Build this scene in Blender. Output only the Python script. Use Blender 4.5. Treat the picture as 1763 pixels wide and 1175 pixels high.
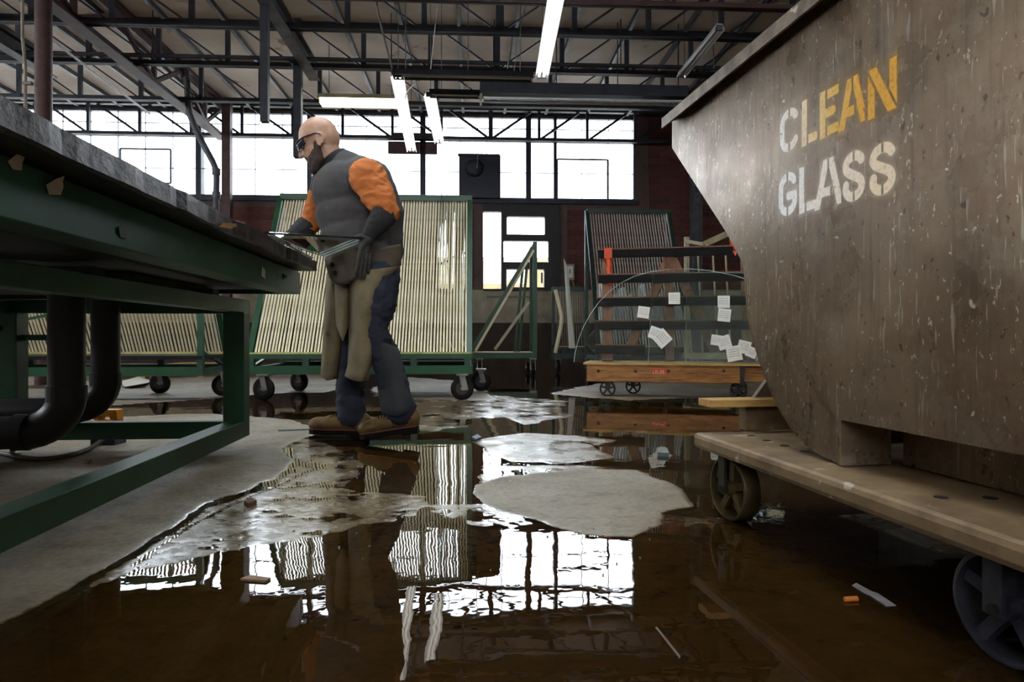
import bpy, math, random
import numpy as np
from mathutils import Vector, Matrix, Euler
random.seed(7); rng = np.random.default_rng(7)
SC = bpy.context.scene; COL = SC.collection
for o in list(bpy.data.objects): bpy.data.objects.remove(o)

# ------------------------------------------------------------------ camera, sky, lamps, exposure
FPX, CX, HY, HC = 1175.3, 881.5, 578.0, 0.558      # focal length, centre column, horizon row (px of 1763x1175), eye height (m)
cam = bpy.data.cameras.new('camera'); cam.lens = 24.0; cam.sensor_width = 36.0
cam.shift_y = -(587.5 - HY) / 1763.0; cam.clip_start = 0.05; cam.clip_end = 200
co = bpy.data.objects.new('camera', cam); COL.objects.link(co)
co.location = (0, 0, HC); co.rotation_euler = (math.pi/2, 0, 0); SC.camera = co

SKY = 8.0
w = bpy.data.worlds.new('sky'); SC.world = w; w.use_nodes = True
bg = w.node_tree.nodes['Background']; bg.inputs[0].default_value = (0.86, 0.93, 1.0, 1); bg.inputs[1].default_value = SKY

SC.view_settings.view_transform = 'Standard'; SC.view_settings.look = 'None'
SC.view_settings.exposure = 0.7; SC.view_settings.gamma = 1.0; SC.view_settings.use_curve_mapping = False
cy = SC.cycles
cy.use_denoising = True; cy.max_bounces = 10; cy.diffuse_bounces = 4; cy.glossy_bounces = 5
cy.transmission_bounces = 6; cy.transparent_max_bounces = 24; cy.sample_clamp_indirect = 8.0
cy.caustics_reflective = False; cy.caustics_refractive = False

ROOM = math.atan(66/1175.3)       # the building stands a few degrees off the lens axis
EAST, WEST, BACK, REAR, CEIL = 8.0, -11.0, 13.1, -6.0, 4.87

# ------------------------------------------------------------------ frames (rotated ground frames about the origin)
class Frame:
    def __init__(s, a): s.a = a; s.c = math.cos(a); s.s = math.sin(a)
    def world(s, p): return (p[0]*s.c - p[1]*s.s, p[0]*s.s + p[1]*s.c, p[2])
    def local(s, p): return (p[0]*s.c + p[1]*s.s, -p[0]*s.s + p[1]*s.c, p[2])
    def hit(s, px, py, x=None, y=None, z=None):
        d = s.local(((px-CX)/FPX, 1.0, 0)); dz = -(py-HY)/FPX
        if x is not None: t = x/d[0]
        elif y is not None: t = y/d[1]
        else: t = (z-HC)/dz
        return (d[0]*t, d[1]*t, HC + dz*t)
W0 = Frame(0.0); RM = Frame(ROOM); TB = Frame(math.atan(92.5/1175.3)); BN = Frame(math.atan(181.5/1175.3)); CT = Frame(math.radians(-13))
def G(px, py): return W0.hit(px, py, z=0.0)
def P(px, py, Y): return W0.hit(px, py, y=Y)

# ------------------------------------------------------------------ materials
MATS = {}
def rgb(r, g, b):
    f = lambda v: (v/255/12.92 if v/255 <= .04045 else ((v/255+.055)/1.055)**2.4)
    return (f(r), f(g), f(b))
def pm(name, c1, c2=None, scale=6, rough=.6, metal=0.0, bump=.15, stretch=(1,1,1), specks=None, rough2=None, dist=.004, spec=.5, lo=.35, hi=.68):
    """noise-mixed principled surface; specks = (colour, scale, threshold) adds small chips of a third colour"""
    if name in MATS: return MATS[name]
    m = bpy.data.materials.new(name); m.use_nodes = True; N = m.node_tree.nodes; L = m.node_tree.links
    b = N['Principled BSDF']; b.inputs['Roughness'].default_value = rough; b.inputs['Metallic'].default_value = metal
    b.inputs['Specular IOR Level'].default_value = spec
    c2 = c2 or tuple(v*.7 for v in c1)
    tc = N.new('ShaderNodeTexCoord'); mp = N.new('ShaderNodeMapping'); mp.inputs['Scale'].default_value = stretch
    L.new(tc.outputs['Object'], mp.inputs[0])
    n = N.new('ShaderNodeTexNoise'); n.inputs['Scale'].default_value = scale; n.inputs['Detail'].default_value = 7; n.inputs['Roughness'].default_value = .62
    L.new(mp.outputs[0], n.inputs['Vector'])
    r = N.new('ShaderNodeValToRGB'); r.color_ramp.elements[0].position = lo; r.color_ramp.elements[1].position = hi
    r.color_ramp.elements[0].color = (*c1, 1); r.color_ramp.elements[1].color = (*c2, 1)
    L.new(n.outputs['Fac'], r.inputs[0]); out = r.outputs[0]
    if specks:
        n2 = N.new('ShaderNodeTexNoise'); n2.inputs['Scale'].default_value = specks[1]; n2.inputs['Detail'].default_value = 3
        L.new(mp.outputs[0], n2.inputs['Vector'])
        r2 = N.new('ShaderNodeValToRGB'); r2.color_ramp.elements[0].position = specks[2]; r2.color_ramp.elements[1].position = specks[2]+.04
        L.new(n2.outputs['Fac'], r2.inputs[0])
        mx = N.new('ShaderNodeMix'); mx.data_type = 'RGBA'; L.new(r2.outputs[0], mx.inputs[0]); L.new(out, mx.inputs[6]); mx.inputs[7].default_value = (*specks[0], 1)
        out = mx.outputs[2]
    L.new(out, b.inputs['Base Color'])
    if rough2 is not None:
        mr = N.new('ShaderNodeMapRange'); mr.inputs[1].default_value = .3; mr.inputs[2].default_value = .7
        mr.inputs[3].default_value = rough; mr.inputs[4].default_value = rough2; L.new(n.outputs['Fac'], mr.inputs[0]); L.new(mr.outputs[0], b.inputs['Roughness'])
    if bump:
        bp = N.new('ShaderNodeBump'); bp.inputs['Strength'].default_value = bump; bp.inputs['Distance'].default_value = dist
        L.new(n.outputs['Fac'], bp.inputs['Height']); L.new(bp.outputs[0], b.inputs['Normal'])
    MATS[name] = m; return m
def emit(name, c, s):
    m = bpy.data.materials.new(name); m.use_nodes = True; b = m.node_tree.nodes['Principled BSDF']
    b.inputs['Base Color'].default_value = (.8,.8,.8,1); b.inputs['Emission Color'].default_value = (*c,1); b.inputs['Emission Strength'].default_value = s
    MATS[name] = m; return m
def thin(name, tint, ior, rough=0.0, ripple=None, haze=None):
    """thin clear sheet: what is not mirrored by the Fresnel term passes straight through, tinted"""
    m = bpy.data.materials.new(name); m.use_nodes = True; N = m.node_tree.nodes; L = m.node_tree.links
    N.remove(N['Principled BSDF']); o = N['Material Output']
    t = N.new('ShaderNodeBsdfTransparent'); t.inputs[0].default_value = (*tint, 1)
    g = N.new('ShaderNodeBsdfGlossy'); g.inputs['Roughness'].default_value = rough; g.inputs[0].default_value = (1,1,1,1)
    f = N.new('ShaderNodeFresnel'); f.inputs[0].default_value = ior
    x = N.new('ShaderNodeMixShader'); L.new(f.outputs[0], x.inputs[0])
    src = t.outputs[0]
    if haze:
        d = N.new('ShaderNodeBsdfDiffuse'); d.inputs[0].default_value = (*haze[0], 1)
        y = N.new('ShaderNodeMixShader'); y.inputs[0].default_value = haze[1]; L.new(src, y.inputs[1]); L.new(d.outputs[0], y.inputs[2]); src = y.outputs[0]
    L.new(src, x.inputs[1]); L.new(g.outputs[0], x.inputs[2]); L.new(x.outputs[0], o.inputs[0])
    if ripple:
        tc = N.new('ShaderNodeTexCoord'); bp = N.new('ShaderNodeBump'); bp.inputs['Strength'].default_value = 1.0; prev = None
        for sc, d in ripple:
            n = N.new('ShaderNodeTexNoise'); n.inputs['Scale'].default_value = sc; n.inputs['Detail'].default_value = 2
            L.new(tc.outputs['Object'], n.inputs['Vector'])
            q = N.new('ShaderNodeBump'); q.inputs['Strength'].default_value = 1.0; q.inputs['Distance'].default_value = d
            L.new(n.outputs['Fac'], q.inputs['Height'])
            if prev: L.new(prev.outputs[0], q.inputs['Normal'])
            prev = q
        L.new(prev.outputs[0], g.inputs['Normal']); L.new(prev.outputs[0], f.inputs['Normal'])
    MATS[name] = m; return m

# ------------------------------------------------------------------ mesh builder
META = {}
class MB:
    def __init__(s): s.v = []; s.f = []; s.sm = []
    def add(s, vs, fs, smooth=False):
        k = len(s.v); s.v += [tuple(p) for p in vs]; s.f += [tuple(i+k for i in f) for f in fs]; s.sm += [smooth]*len(fs); return s
    def box(s, a, b):
        x0,y0,z0 = a; x1,y1,z1 = b
        if x0>x1: x0,x1=x1,x0
        if y0>y1: y0,y1=y1,y0
        if z0>z1: z0,z1=z1,z0
        return s.add([(x0,y0,z0),(x1,y0,z0),(x1,y1,z0),(x0,y1,z0),(x0,y0,z1),(x1,y0,z1),(x1,y1,z1),(x0,y1,z1)],
                     [(3,2,1,0),(4,5,6,7),(0,1,5,4),(1,2,6,5),(2,3,7,6),(3,0,4,7)])
    def bar(s, p, q, w, h, up=(0,0,1)):
        p, q = Vector(p), Vector(q); d = (q-p).normalized(); u = Vector(up)
        if abs(d.dot(u)) > .98: u = Vector((0,1,0)) if abs(d.y) < .9 else Vector((1,0,0))
        sx = d.cross(u).normalized(); sy = sx.cross(d).normalized(); vs = []
        for c in (p, q):
            for i, j in ((-1,-1),(1,-1),(1,1),(-1,1)): vs.append(c + sx*(i*w/2) + sy*(j*h/2))
        return s.add(vs, [(3,2,1,0),(4,5,6,7),(0,1,5,4),(1,2,6,5),(2,3,7,6),(3,0,4,7)])
    def tube(s, pts, r, n=10, caps=True):
        pts = [Vector(p) for p in pts]; rs = r if isinstance(r, (list, tuple)) else [r]*len(pts); ref = None; vs = []
        for i, p in enumerate(pts):
            d = (pts[min(i+1,len(pts)-1)] - pts[max(i-1,0)]).normalized()
            if ref is None: ref = Vector((0,0,1)) if abs(d.z) < .9 else Vector((1,0,0))
            a = d.cross(ref).normalized(); b = d.cross(a).normalized(); ref = b.cross(d) if False else ref
            ref = -b if False else ref
            for k in range(n):
                t = 2*math.pi*k/n; vs.append(p + a*(rs[i]*math.cos(t)) + b*(rs[i]*math.sin(t)))
        fs = []
        for i in range(len(pts)-1):
            for k in range(n): fs.append((i*n+k, i*n+(k+1)%n, (i+1)*n+(k+1)%n, (i+1)*n+k))
        s.add(vs, fs, True)
        if caps: s.add([vs[k] for k in range(n)], [tuple(range(n))]); m = (len(pts)-1)*n; s.add([vs[m+k] for k in range(n)], [tuple(reversed(range(n)))])
        return s
    def lathe(s, o, axis, prof, n=24, smooth=True):
        o = Vector(o); d = Vector(axis).normalized(); ref = Vector((0,0,1)) if abs(d.z) < .9 else Vector((1,0,0))
        a = d.cross(ref).normalized(); b = d.cross(a).normalized(); vs = []; fs = []
        for r, h in prof:
            for k in range(n):
                t = 2*math.pi*k/n; vs.append(o + d*h + a*(r*math.cos(t)) + b*(r*math.sin(t)))
        for i in range(len(prof)-1):
            for k in range(n): fs.append((i*n+k, i*n+(k+1)%n, (i+1)*n+(k+1)%n, (i+1)*n+k))
        return s.add(vs, fs, smooth)
    def prism(s, poly, d):
        """poly: planar 3-D outline; d: thickness vector"""
        n = len(poly); d = Vector(d); a = [Vector(p) for p in poly]; b = [p+d for p in a]
        s.add(a+b, [tuple(reversed(range(n))), tuple(range(n, 2*n))] + [(i, (i+1)%n, n+(i+1)%n, n+i) for i in range(n)]); return s
    def sheet(s, rows, th=None, smooth=True):
        """grid of points (rows of equal length), optional thickness vector -> closed slab"""
        R, C = len(rows), len(rows[0]); A = [Vector(p) for r in rows for p in r]
        q = lambda o: [(o+i*C+j, o+i*C+j+1, o+(i+1)*C+j+1, o+(i+1)*C+j) for i in range(R-1) for j in range(C-1)]
        if th is None: return s.add(A, q(0), smooth)
        B = [p+Vector(th) for p in A]; fs = q(0) + [tuple(reversed(f)) for f in q(R*C)]
        edge = [j for j in range(C)] + [i*C+C-1 for i in range(1,R)] + [(R-1)*C+j for j in range(C-2,-1,-1)] + [i*C for i in range(R-2,0,-1)]
        for i in range(len(edge)): a, b = edge[i], edge[(i+1)%len(edge)]; fs.append((b, a, R*C+a, R*C+b))
        return s.add(A+B, fs, smooth)
    def mesh(s, name, mat, base):
        me = bpy.data.meshes.new(name); me.from_pydata([(x-base[0], y-base[1], z-base[2]) for x,y,z in s.v], [], s.f)
        me.polygons.foreach_set('use_smooth', s.sm)
        for m in (mat if isinstance(mat, (list, tuple)) else [mat]): me.materials.append(m)
        me.update(); return me
    def build(s, name, mat, parent=None, frame=W0, base=(0,0,0), bevel=0, **kw):
        if parent is not None: frame, base = META[parent]
        o = bpy.data.objects.new(name, s.mesh(name, mat, base)); COL.objects.link(o); META[o] = (frame, base)
        if parent is not None: o.parent = parent
        else: o.location = frame.world(base); o.rotation_euler = (0,0,frame.a)
        if bevel:
            b = o.modifiers.new('bevel', 'BEVEL'); b.width = bevel; b.segments = 2; b.limit_method = 'ANGLE'; b.angle_limit = math.radians(40)
        return tag(o, **kw)
def tag(o, label=None, cat=None, group=None, kind=None):
    if label: o['label'] = label
    if cat: o['category'] = cat
    if group: o['group'] = group
    if kind: o['kind'] = kind
    return o
def thing(name, label, cat, frame=W0, base=(0,0,0), group=None, kind=None):
    o = bpy.data.objects.new(name, None); COL.objects.link(o); o.empty_display_size = .1
    o.location = frame.world(base); o.rotation_euler = (0,0,frame.a); META[o] = (frame, base)
    return tag(o, label, cat, group, kind)
def dup(root, loc=None, rotz=None, label=None, group=None, parent=None):
    def cp(o, par):
        c = o.copy(); COL.objects.link(c); META[c] = META[o]
        if par is not None: c.parent = par
        for ch in KIDS.get(o, [x for x in bpy.data.objects if x.parent == o]): cp(ch, c)
        return c
    r = cp(root, parent)
    if loc is not None: r.location = loc
    if rotz is not None: r.rotation_euler[2] = rotz
    if label: r['label'] = label
    if group: r['group'] = group
    return r
KIDS = {}

# shared materials
STEEL_DK = pm('dark_painted_steel', rgb(50,51,60), rgb(30,31,38), 5, .55, .2)
STEEL_BR = pm('red_oxide_steel', rgb(92,62,60), rgb(62,42,42), 6, .6, .1)
STEEL_GY = pm('grey_painted_steel', rgb(105,104,108), rgb(70,70,76), 5, .55, .2)
GREEN = pm('green_enamel', rgb(28,80,48), rgb(18,56,34), 4, .42, 0, .1, specks=(rgb(44,58,46), 14, .66))
GREEN_TB = pm('bench_green_enamel', rgb(40,104,78), rgb(24,72,54), 3, .42, 0, .12, specks=(rgb(16,34,28), 9, .68))
CREAM = pm('cream_tube', rgb(246,238,204), rgb(228,216,172), 14, .45, 0, .05)
RUBBER = pm('black_rubber', rgb(26,25,25), rgb(13,13,13), 12, .7, spec=.2)
ZINC = pm('zinc_plate', rgb(150,148,142), rgb(112,110,104), 10, .4, .6)
GLASS = thin('clear_glass', (.965,.985,.975), 1.25)
GLASS_TINT = thin('tinted_glass', (.92,.965,.955), 1.27)
GLASS_LOW = thin('hand_held_glass', (.955,.98,.97), 1.06)
GLASS_EDGE = pm('glass_edge', rgb(120,140,138), rgb(84,104,102), 10, .1, 0, 0)
PAPER = pm('label_paper', rgb(236,234,222), rgb(222,220,208), 20, .8, 0, .02)
GLASS_RACK = thin('rack_glass', (.95,.98,.97), 1.5)
INK = pm('label_ink', rgb(176,176,172), rgb(150,150,148), 20, .8, 0, 0)
WOOD_CART = pm('varnished_cart_wood', rgb(178,120,56), rgb(112,66,28), 7, .5, 0, .2, stretch=(1,6,12), specks=(rgb(46,28,16), 6, .66))
WOOD_RAW = pm('raw_lumber', rgb(208,168,100), rgb(170,128,66), 6, .65, 0, .2, stretch=(2,9,12))
WOOD_DK = pm('dark_timber', rgb(150,98,66), rgb(98,62,42), 6, .6, 0, .2, stretch=(6,6,1))
RUST = pm('worn_brown_steel', rgb(128,110,92), rgb(78,64,52), 7, .55, .2, .25, specks=(rgb(160,146,124), 26, .68))
CHROME = pm('bright_reflector', rgb(232,232,232), rgb(214,214,216), 8, .3, .35, .02)
IRON = pm('cast_iron', rgb(66,62,54), rgb(40,37,32), 10, .5, .5)
# ------------------------------------------------------------------ floor: concrete with low spots, and the water standing in them
R_DRY = [  # outlines of ground that stands proud of the water, as seen (px) -> world, with the level in mm
 (3.0, [(-1500,612),(-1500,1300),(-400,1190),(0,1072),(70,1044),(190,972),(300,908),(350,869),(420,846),(480,822),(508,792),(482,772),(520,757),(560,742),(500,722),(420,716),(330,712),(120,722),(180,700),(330,690),(470,678),(560,676),(600,668),(640,640),(560,628),(300,622)]),
 (3.0, [(815,838),(860,822),(1000,808),(1100,810),(1165,838),(1198,872),(1142,884),(1147,902),(1090,926),(1000,921),(930,898),(860,880),(820,862)]),
 (1.1, [(810,757),(900,745),(1000,750),(1072,757),(1030,770),(1064,790),(960,801),(880,795),(830,782)]),
 (3.0, [(1035,640),(1240,636),(1700,640),(1700,705),(1290,688),(1180,686),(1080,690),(1010,685),(940,678),(1035,660)]),
 (3.0, [(700,650),(800,655),(830,668),(860,690),(700,688),(640,684),(640,668)]),
 (3.0, [(640,640),(560,622),(700,622),(720,640),(800,646),(700,652)]),
 (0.5, [(60,1066),(140,1026),(250,985),(330,966),(420,950),(560,926),(640,904),(725,893),(746,868),(700,850),(620,845),(560,832),(490,826),(420,852),(350,875),(300,914),(200,975)]),
 (0.5, [(470,745),(560,760),(640,800),(600,840),(520,850),(450,850),(480,822),(508,792)]),
 (0.5, [(700,690),(850,680),(985,690),(965,712),(800,725),(700,718)]),
 (0.4, [(530,722),(600,714),(760,716),(806,734),(720,748),(600,748),(540,742)]),
 (0.3, [(820,800),(1000,800),(1100,806),(1000,812),(870,826),(815,836)]),
 (0.2, [(560,850),(690,850),(830,860),(930,900),(880,915),(800,905),(720,880)]),
 (1.2, [(1425,886),(1500,881),(1600,901),(1710,962),(1600,952),(1480,906)]),
 (0.6, [(860,720),(960,705),(1000,716),(900,735)]),
]
S_WET = [[(322,697),(380,689),(470,684),(560,684),(650,688),(660,704),(560,711),(440,709),(360,706)], [(640,640),(900,636),(1035,644),(930,672),(860,664),(800,656),(705,650)]]
def vnoise(x, y, seed):
    xi = np.floor(x).astype(np.int64); yi = np.floor(y).astype(np.int64); fx = x-xi; fy = y-yi
    fx = fx*fx*(3-2*fx); fy = fy*fy*(3-2*fy)
    def h(a, b):
        n = (a*374761393 + b*668265263 + seed*974711) & 0x7fffffff
        n = ((n ^ (n >> 13))*1274126177) & 0x7fffffff
        return ((n ^ (n >> 16)) & 0xffff)/65535.0
    return (h(xi,yi)*(1-fx)+h(xi+1,yi)*fx)*(1-fy) + (h(xi,yi+1)*(1-fx)+h(xi+1,yi+1)*fx)*fy
def fbm(x, y, seed, octv=4, lac=2.1, gain=.55):
    s = 0; a = 1; t = 0
    for k in range(octv): s = s + a*vnoise(x*lac**k+17.3*k, y*lac**k+5.1*k, seed+k); t += a; a *= gain
    return s/t*2-1
def sdpoly(x, y, poly):
    """signed distance, positive inside"""
    n = len(poly); d = np.full(x.shape, 1e9); inside = np.zeros(x.shape, bool)
    for i in range(n):
        ax, ay = poly[i]; bx, by = poly[(i+1)%n]; ex, ey = bx-ax, by-ay
        t = np.clip(((x-ax)*ex+(y-ay)*ey)/(ex*ex+ey*ey+1e-12), 0, 1)
        d = np.minimum(d, (x-ax-t*ex)**2+(y-ay-t*ey)**2)
        c = ((ay > y) != (by > y)) & (x < ex*(y-ay)/(ey if abs(ey) > 1e-12 else 1e-12)+ax); inside ^= c
    d = np.sqrt(d); return np.where(inside, d, -d)
def floor_level(X, Y):
    u = np.array(X)/np.array(Y); v = np.log(Y)                # distances measured relative to range: the relief is finer close by
    wx = fbm(X*7, Y*7, 11)*.010; wy = fbm(X*7, Y*7, 31)*.010
    U = u+wx*.8; V = v+wy
    tw = lambda p: [((a-CX)/FPX, math.log(655.9/(max(b,590)-HY))) for a, b in p]
    h = np.full(u.shape, -3.2)
    for lev, p in R_DRY:
        sd = sdpoly(U, V, tw(p)); t = np.clip(sd/.014*.5+.5, 0, 1); t = t*t*(3-2*t); h = np.maximum(h, -3.2+(lev+3.2)*t)
    for p in S_WET:
        sd = sdpoly(U, V, tw(p)); t = np.clip(sd/.010*.5+.5, 0, 1); h = h*(1-t) + (-3.2)*t
    r = np.clip(Y/2.2, .6, 4)
    h = h + fbm(X*9, Y*9, 3, 4)*1.5 + fbm(X*38, Y*38, 7, 3)*.85*np.clip(2.2/Y,.2,1) 
    # cracks: thin grooves along a wandering line
    for pts in ([(300,815),(350,832),(420,846),(520,838),(600,826),(700,812)], [(230,975),(330,905),(420,862),(470,840),(520,818),(560,800),(640,785)], [(1000,760),(1090,792),(1130,818),(1210,838)], [(20,760),(110,770),(200,776),(330,780)]):
        q = tw(pts); d = np.full(u.shape, 1e9)
        for (ax,ay),(bx,by) in zip(q[:-1], q[1:]):
            ex, ey = bx-ax, by-ay; t = np.clip(((u+wx*.7-ax)*ex+(v+wy*.7-ay)*ey)/(ex*ex+ey*ey), 0, 1)
            d = np.minimum(d, np.hypot(u+wx*.7-ax-t*ex, v+wy*.7-ay-t*ey))
        h = h - 2.2*np.exp(-(d/.0022)**2)
    return h/1000.0
def build_floor():
    rows = np.concatenate([np.linspace(624.5, 1180, 360), np.linspace(1190, 2300, 40)]); cols = np.linspace(-1100, 2700, 800)
    PX, PY = np.meshgrid(cols, rows); Y = 655.9/(PY-HY); X = (PX-CX)/FPX*Y
    Z = floor_level(X, Y)
    R, C = X.shape; V = np.stack([X, Y, Z], -1).reshape(-1, 3)
    i = (np.arange(R-1)[:,None]*C + np.arange(C-1)[None,:]).reshape(-1)
    F = np.stack([i, i+C, i+C+1, i+1], -1)
    # the rest of the slab, round the relief
    me = bpy.data.meshes.new('floor'); nv = len(V)
    ex = np.array([(-16,-8,-.02),(14,-8,-.02),(14,16,-.02),(-16,16,-.02),(-16,-8,-.2),(14,-8,-.2),(14,16,-.2),(-16,16,-.2)])
    V2 = np.concatenate([V, ex]); Fx = np.array([(0,1,2,3),(7,6,5,4),(0,4,5,1),(1,5,6,2),(2,6,7,3),(3,7,4,0)])+nv
    me.from_pydata(V2.tolist(), [], F.tolist()+Fx.tolist()); me.polygons.foreach_set('use_smooth', [True]*len(F)+[False]*6)
    a = me.attributes.new('wet', 'FLOAT', 'POINT')
    mm = Z.reshape(-1)*1000; wet = np.clip(1-(mm-.2)/2.4, 0, 1); wet = np.concatenate([wet, np.zeros(8)])
    a.data.foreach_set('value', wet.astype(np.float32)); me.update()
    m = bpy.data.materials.new('concrete_floor'); m.use_nodes = True; N = m.node_tree.nodes; L = m.node_tree.links; b = N['Principled BSDF']
    tc = N.new('ShaderNodeTexCoord'); n1 = N.new('ShaderNodeTexNoise'); n1.inputs['Scale'].default_value = 1.6; n1.inputs['Detail'].default_value = 8
    n2 = N.new('ShaderNodeTexNoise'); n2.inputs['Scale'].default_value = 60; n2.inputs['Detail'].default_value = 5
    for n in (n1, n2): L.new(tc.outputs['Object'], n.inputs['Vector'])
    r = N.new('ShaderNodeValToRGB'); r.color_ramp.elements[0].position = .36; r.color_ramp.elements[1].position = .66
    r.color_ramp.elements[0].color = (*rgb(136,122,98), 1); r.color_ramp.elements[1].color = (*rgb(164,154,138), 1); L.new(n1.outputs['Fac'], r.inputs[0])
    mx = N.new('ShaderNodeMix'); mx.data_type = 'RGBA'; mx.blend_type = 'MULTIPLY'; mx.inputs[0].default_value = 1.0; L.new(r.outputs[0], mx.inputs[6])
    n3 = N.new('ShaderNodeTexNoise'); n3.inputs['Scale'].default_value = 9; n3.inputs['Detail'].default_value = 9; n3.inputs['Roughness'].default_value = .72; L.new(tc.outputs['Object'], n3.inputs['Vector'])
    g1 = N.new('ShaderNodeMapRange'); g1.inputs[1].default_value = .32; g1.inputs[2].default_value = .52; g1.inputs[3].default_value = .55; g1.inputs[4].default_value = 1.0; L.new(n3.outputs['Fac'], g1.inputs[0])
    g2 = N.new('ShaderNodeMapRange'); g2.inputs[1].default_value = .30; g2.inputs[2].default_value = .6; g2.inputs[3].default_value = .72; g2.inputs[4].default_value = 1.0; L.new(n2.outputs['Fac'], g2.inputs[0])
    g3 = N.new('ShaderNodeMath'); g3.operation = 'MULTIPLY'; L.new(g1.outputs[0], g3.inputs[0]); L.new(g2.outputs[0], g3.inputs[1]); L.new(g3.outputs[0], mx.inputs[7])
    at = N.new('ShaderNodeAttribute'); at.attribute_name = 'wet'
    dk = N.new('ShaderNodeMix'); dk.data_type = 'RGBA'; dk.blend_type = 'MULTIPLY'; L.new(at.outputs['Fac'], dk.inputs[0]); L.new(mx.outputs[2], dk.inputs[6]); dk.inputs[7].default_value = (.60,.52,.42,1)
    L.new(dk.outputs[2], b.inputs['Base Color'])
    mr = N.new('ShaderNodeMapRange'); mr.inputs[3].default_value = .62; mr.inputs[4].default_value = .10; L.new(at.outputs['Fac'], mr.inputs[0]); L.new(mr.outputs[0], b.inputs['Roughness'])
    bp = N.new('ShaderNodeBump'); bp.inputs['Strength'].default_value = .25; bp.inputs['Distance'].default_value = .003; L.new(n2.outputs['Fac'], bp.inputs['Height']); L.new(bp.outputs[0], b.inputs['Normal'])
    me.materials.append(m); o = bpy.data.objects.new('floor', me); COL.objects.link(o)
    tag(o, 'grey concrete floor with shallow low spots full of water', 'floor', kind='structure')
    wm = MB(); wm.sheet([[(-9,.15,0),(7,.15,0)],[(-9,13.4,0),(7,13.4,0)]], smooth=False)
    wat = thin('brown_puddle_water', (.55,.40,.21), 1.33, 0.0, ripple=[(3.0,.0012),(16.0,.00018)], haze=((.050,.030,.011),.22))
    wo = wm.build('puddle_water', wat, None, RM, (0,0,0), label='brown puddle water standing across the shop floor', cat='water', kind='structure')
build_floor()

# ------------------------------------------------------------------ building shell
WALLM = pm('mortar_wall', rgb(96,78,72), rgb(74,60,56), 5, .85)
BRICK = [pm('brick_a', rgb(104,52,44), rgb(78,40,36), 9, .8), pm('brick_b', rgb(92,46,42), rgb(66,36,34), 9, .8), pm('brick_c', rgb(112,62,50), rgb(84,46,40), 9, .8)]
BLOCK = pm('painted_block', rgb(170,158,136), rgb(134,122,104), 4, .8)
CEILM = pm('roof_deck_underside', rgb(246,232,218), rgb(222,200,184), .9, .85, 0, .1, specks=(rgb(176,146,130), 1.3, .66))
PLAST = pm('old_plaster', rgb(130,122,114), rgb(96,90,84), 2, .85)
def wall(name, a, b, m, label): return MB().box(a, b).build(name, m, None, RM, a, label=label, cat='wall', kind='structure')
ZB, ZT = 3.17, 4.80
UWL = RM.hit(-90, 345, y=BACK)[0]; UWR = RM.hit(1095, 345, y=BACK)[0]
UDL = RM.hit(832, 500, y=BACK)[0]; UDR = RM.hit(964, 500, y=BACK)[0]; ZD0 = RM.hit(900, 502, y=BACK)[2]; ZD1 = RM.hit(900, 352, y=BACK)[2]
wb = MB(); T = .25
wb.box((WEST, BACK, 0), (UDL, BACK+T, ZB)).box((UDR, BACK, 0), (EAST, BACK+T, ZB)).box((UDL, BACK, 0), (UDR, BACK+T, ZD0)).box((UDL, BACK, ZD1), (UDR, BACK+T, ZB))
wb.box((WEST, BACK, ZB), (UWL, BACK+T, CEIL)).box((UWR, BACK, ZB), (EAST, BACK+T, CEIL)).box((UWL, BACK, ZT), (UWR, BACK+T, CEIL))
wall_back = wb.build('wall_back', WALLM, None, RM, (0, BACK, 0), label='dark red brick wall under and beside the long window band', cat='wall', kind='structure')
# bricks: the ones in view singly, the rest joined
ch, bl, jt = .128, .40, .012; nb = 0; rest = MB()
bmesh_ = {}
for i in range(3): bmesh_[i] = MB().box((.006,-.012,.006), (bl-.006,.02,ch-.006)).mesh('brick', BRICK[i], (0,0,0))
half_ = MB().box((.006,-.012,.006), (bl/2-.006,.02,ch-.006)).mesh('brick', BRICK[0], (0,0,0))
def hides(u0, u1, z0, z1):
    for (a, b, c, d) in ((UWL-.06, UWR+.06, ZB-.1, ZT+.06), (UDL-.08, UDR+.08, ZD0-.06, ZD1+.08)):
        if u1 > a and u0 < b and z1 > c and z0 < d: return True
    return False
for row in range(int((CEIL-1.45)/ch)):
    z = 1.45+row*ch; u = -9.6 + (bl/2 if row % 2 else 0)
    while u < 5.6:
        k = rng.integers(0, 3)
        if not hides(u, u+bl, z, z+ch):
            px = CX + (RM.world((u+bl/2, BACK, 0))[0]/RM.world((u+bl/2, BACK, 0))[1])*FPX; py = HY-(z+ch/2-HC)*FPX/BACK
            seen = (1095 < px < 1262 and 185 < py < 460) or (945 < px < 1012 and py > 340) or (395 < px < 520 and 340 < py < 420)
            if seen and nb < 290:
                o = bpy.data.objects.new('brick', bmesh_[int(k)]); COL.objects.link(o); o.parent = wall_back; o.location = (u, 0, z); nb += 1
            else: rest.box((u+.006, BACK-.012, z+.006), (u+bl-.006, BACK+.02, z+ch-.006))
        elif not hides(u, u+bl/2, z, z+ch): rest.box((u+.006, BACK-.012, z+.006), (u+bl/2-.006, BACK+.02, z+ch-.006))
        elif not hides(u+bl/2, u+bl, z, z+ch): rest.box((u+bl/2+.006, BACK-.012, z+.006), (u+bl-.006, BACK+.02, z+ch-.006))
        u += bl
rest.build('brickwork', BRICK[1], wall_back, kind='stuff')
MB().box((-9.6, BACK-.03, .80), (EAST, BACK+.01, 1.43)).build('painted_block_band', BLOCK, wall_back)
MB().box((-9.6, BACK-.05, 0), (EAST, BACK+.01, .80)).build('dark_plinth', pm('plinth', rgb(70,56,48), rgb(44,36,32), 3, .85), wall_back)
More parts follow.
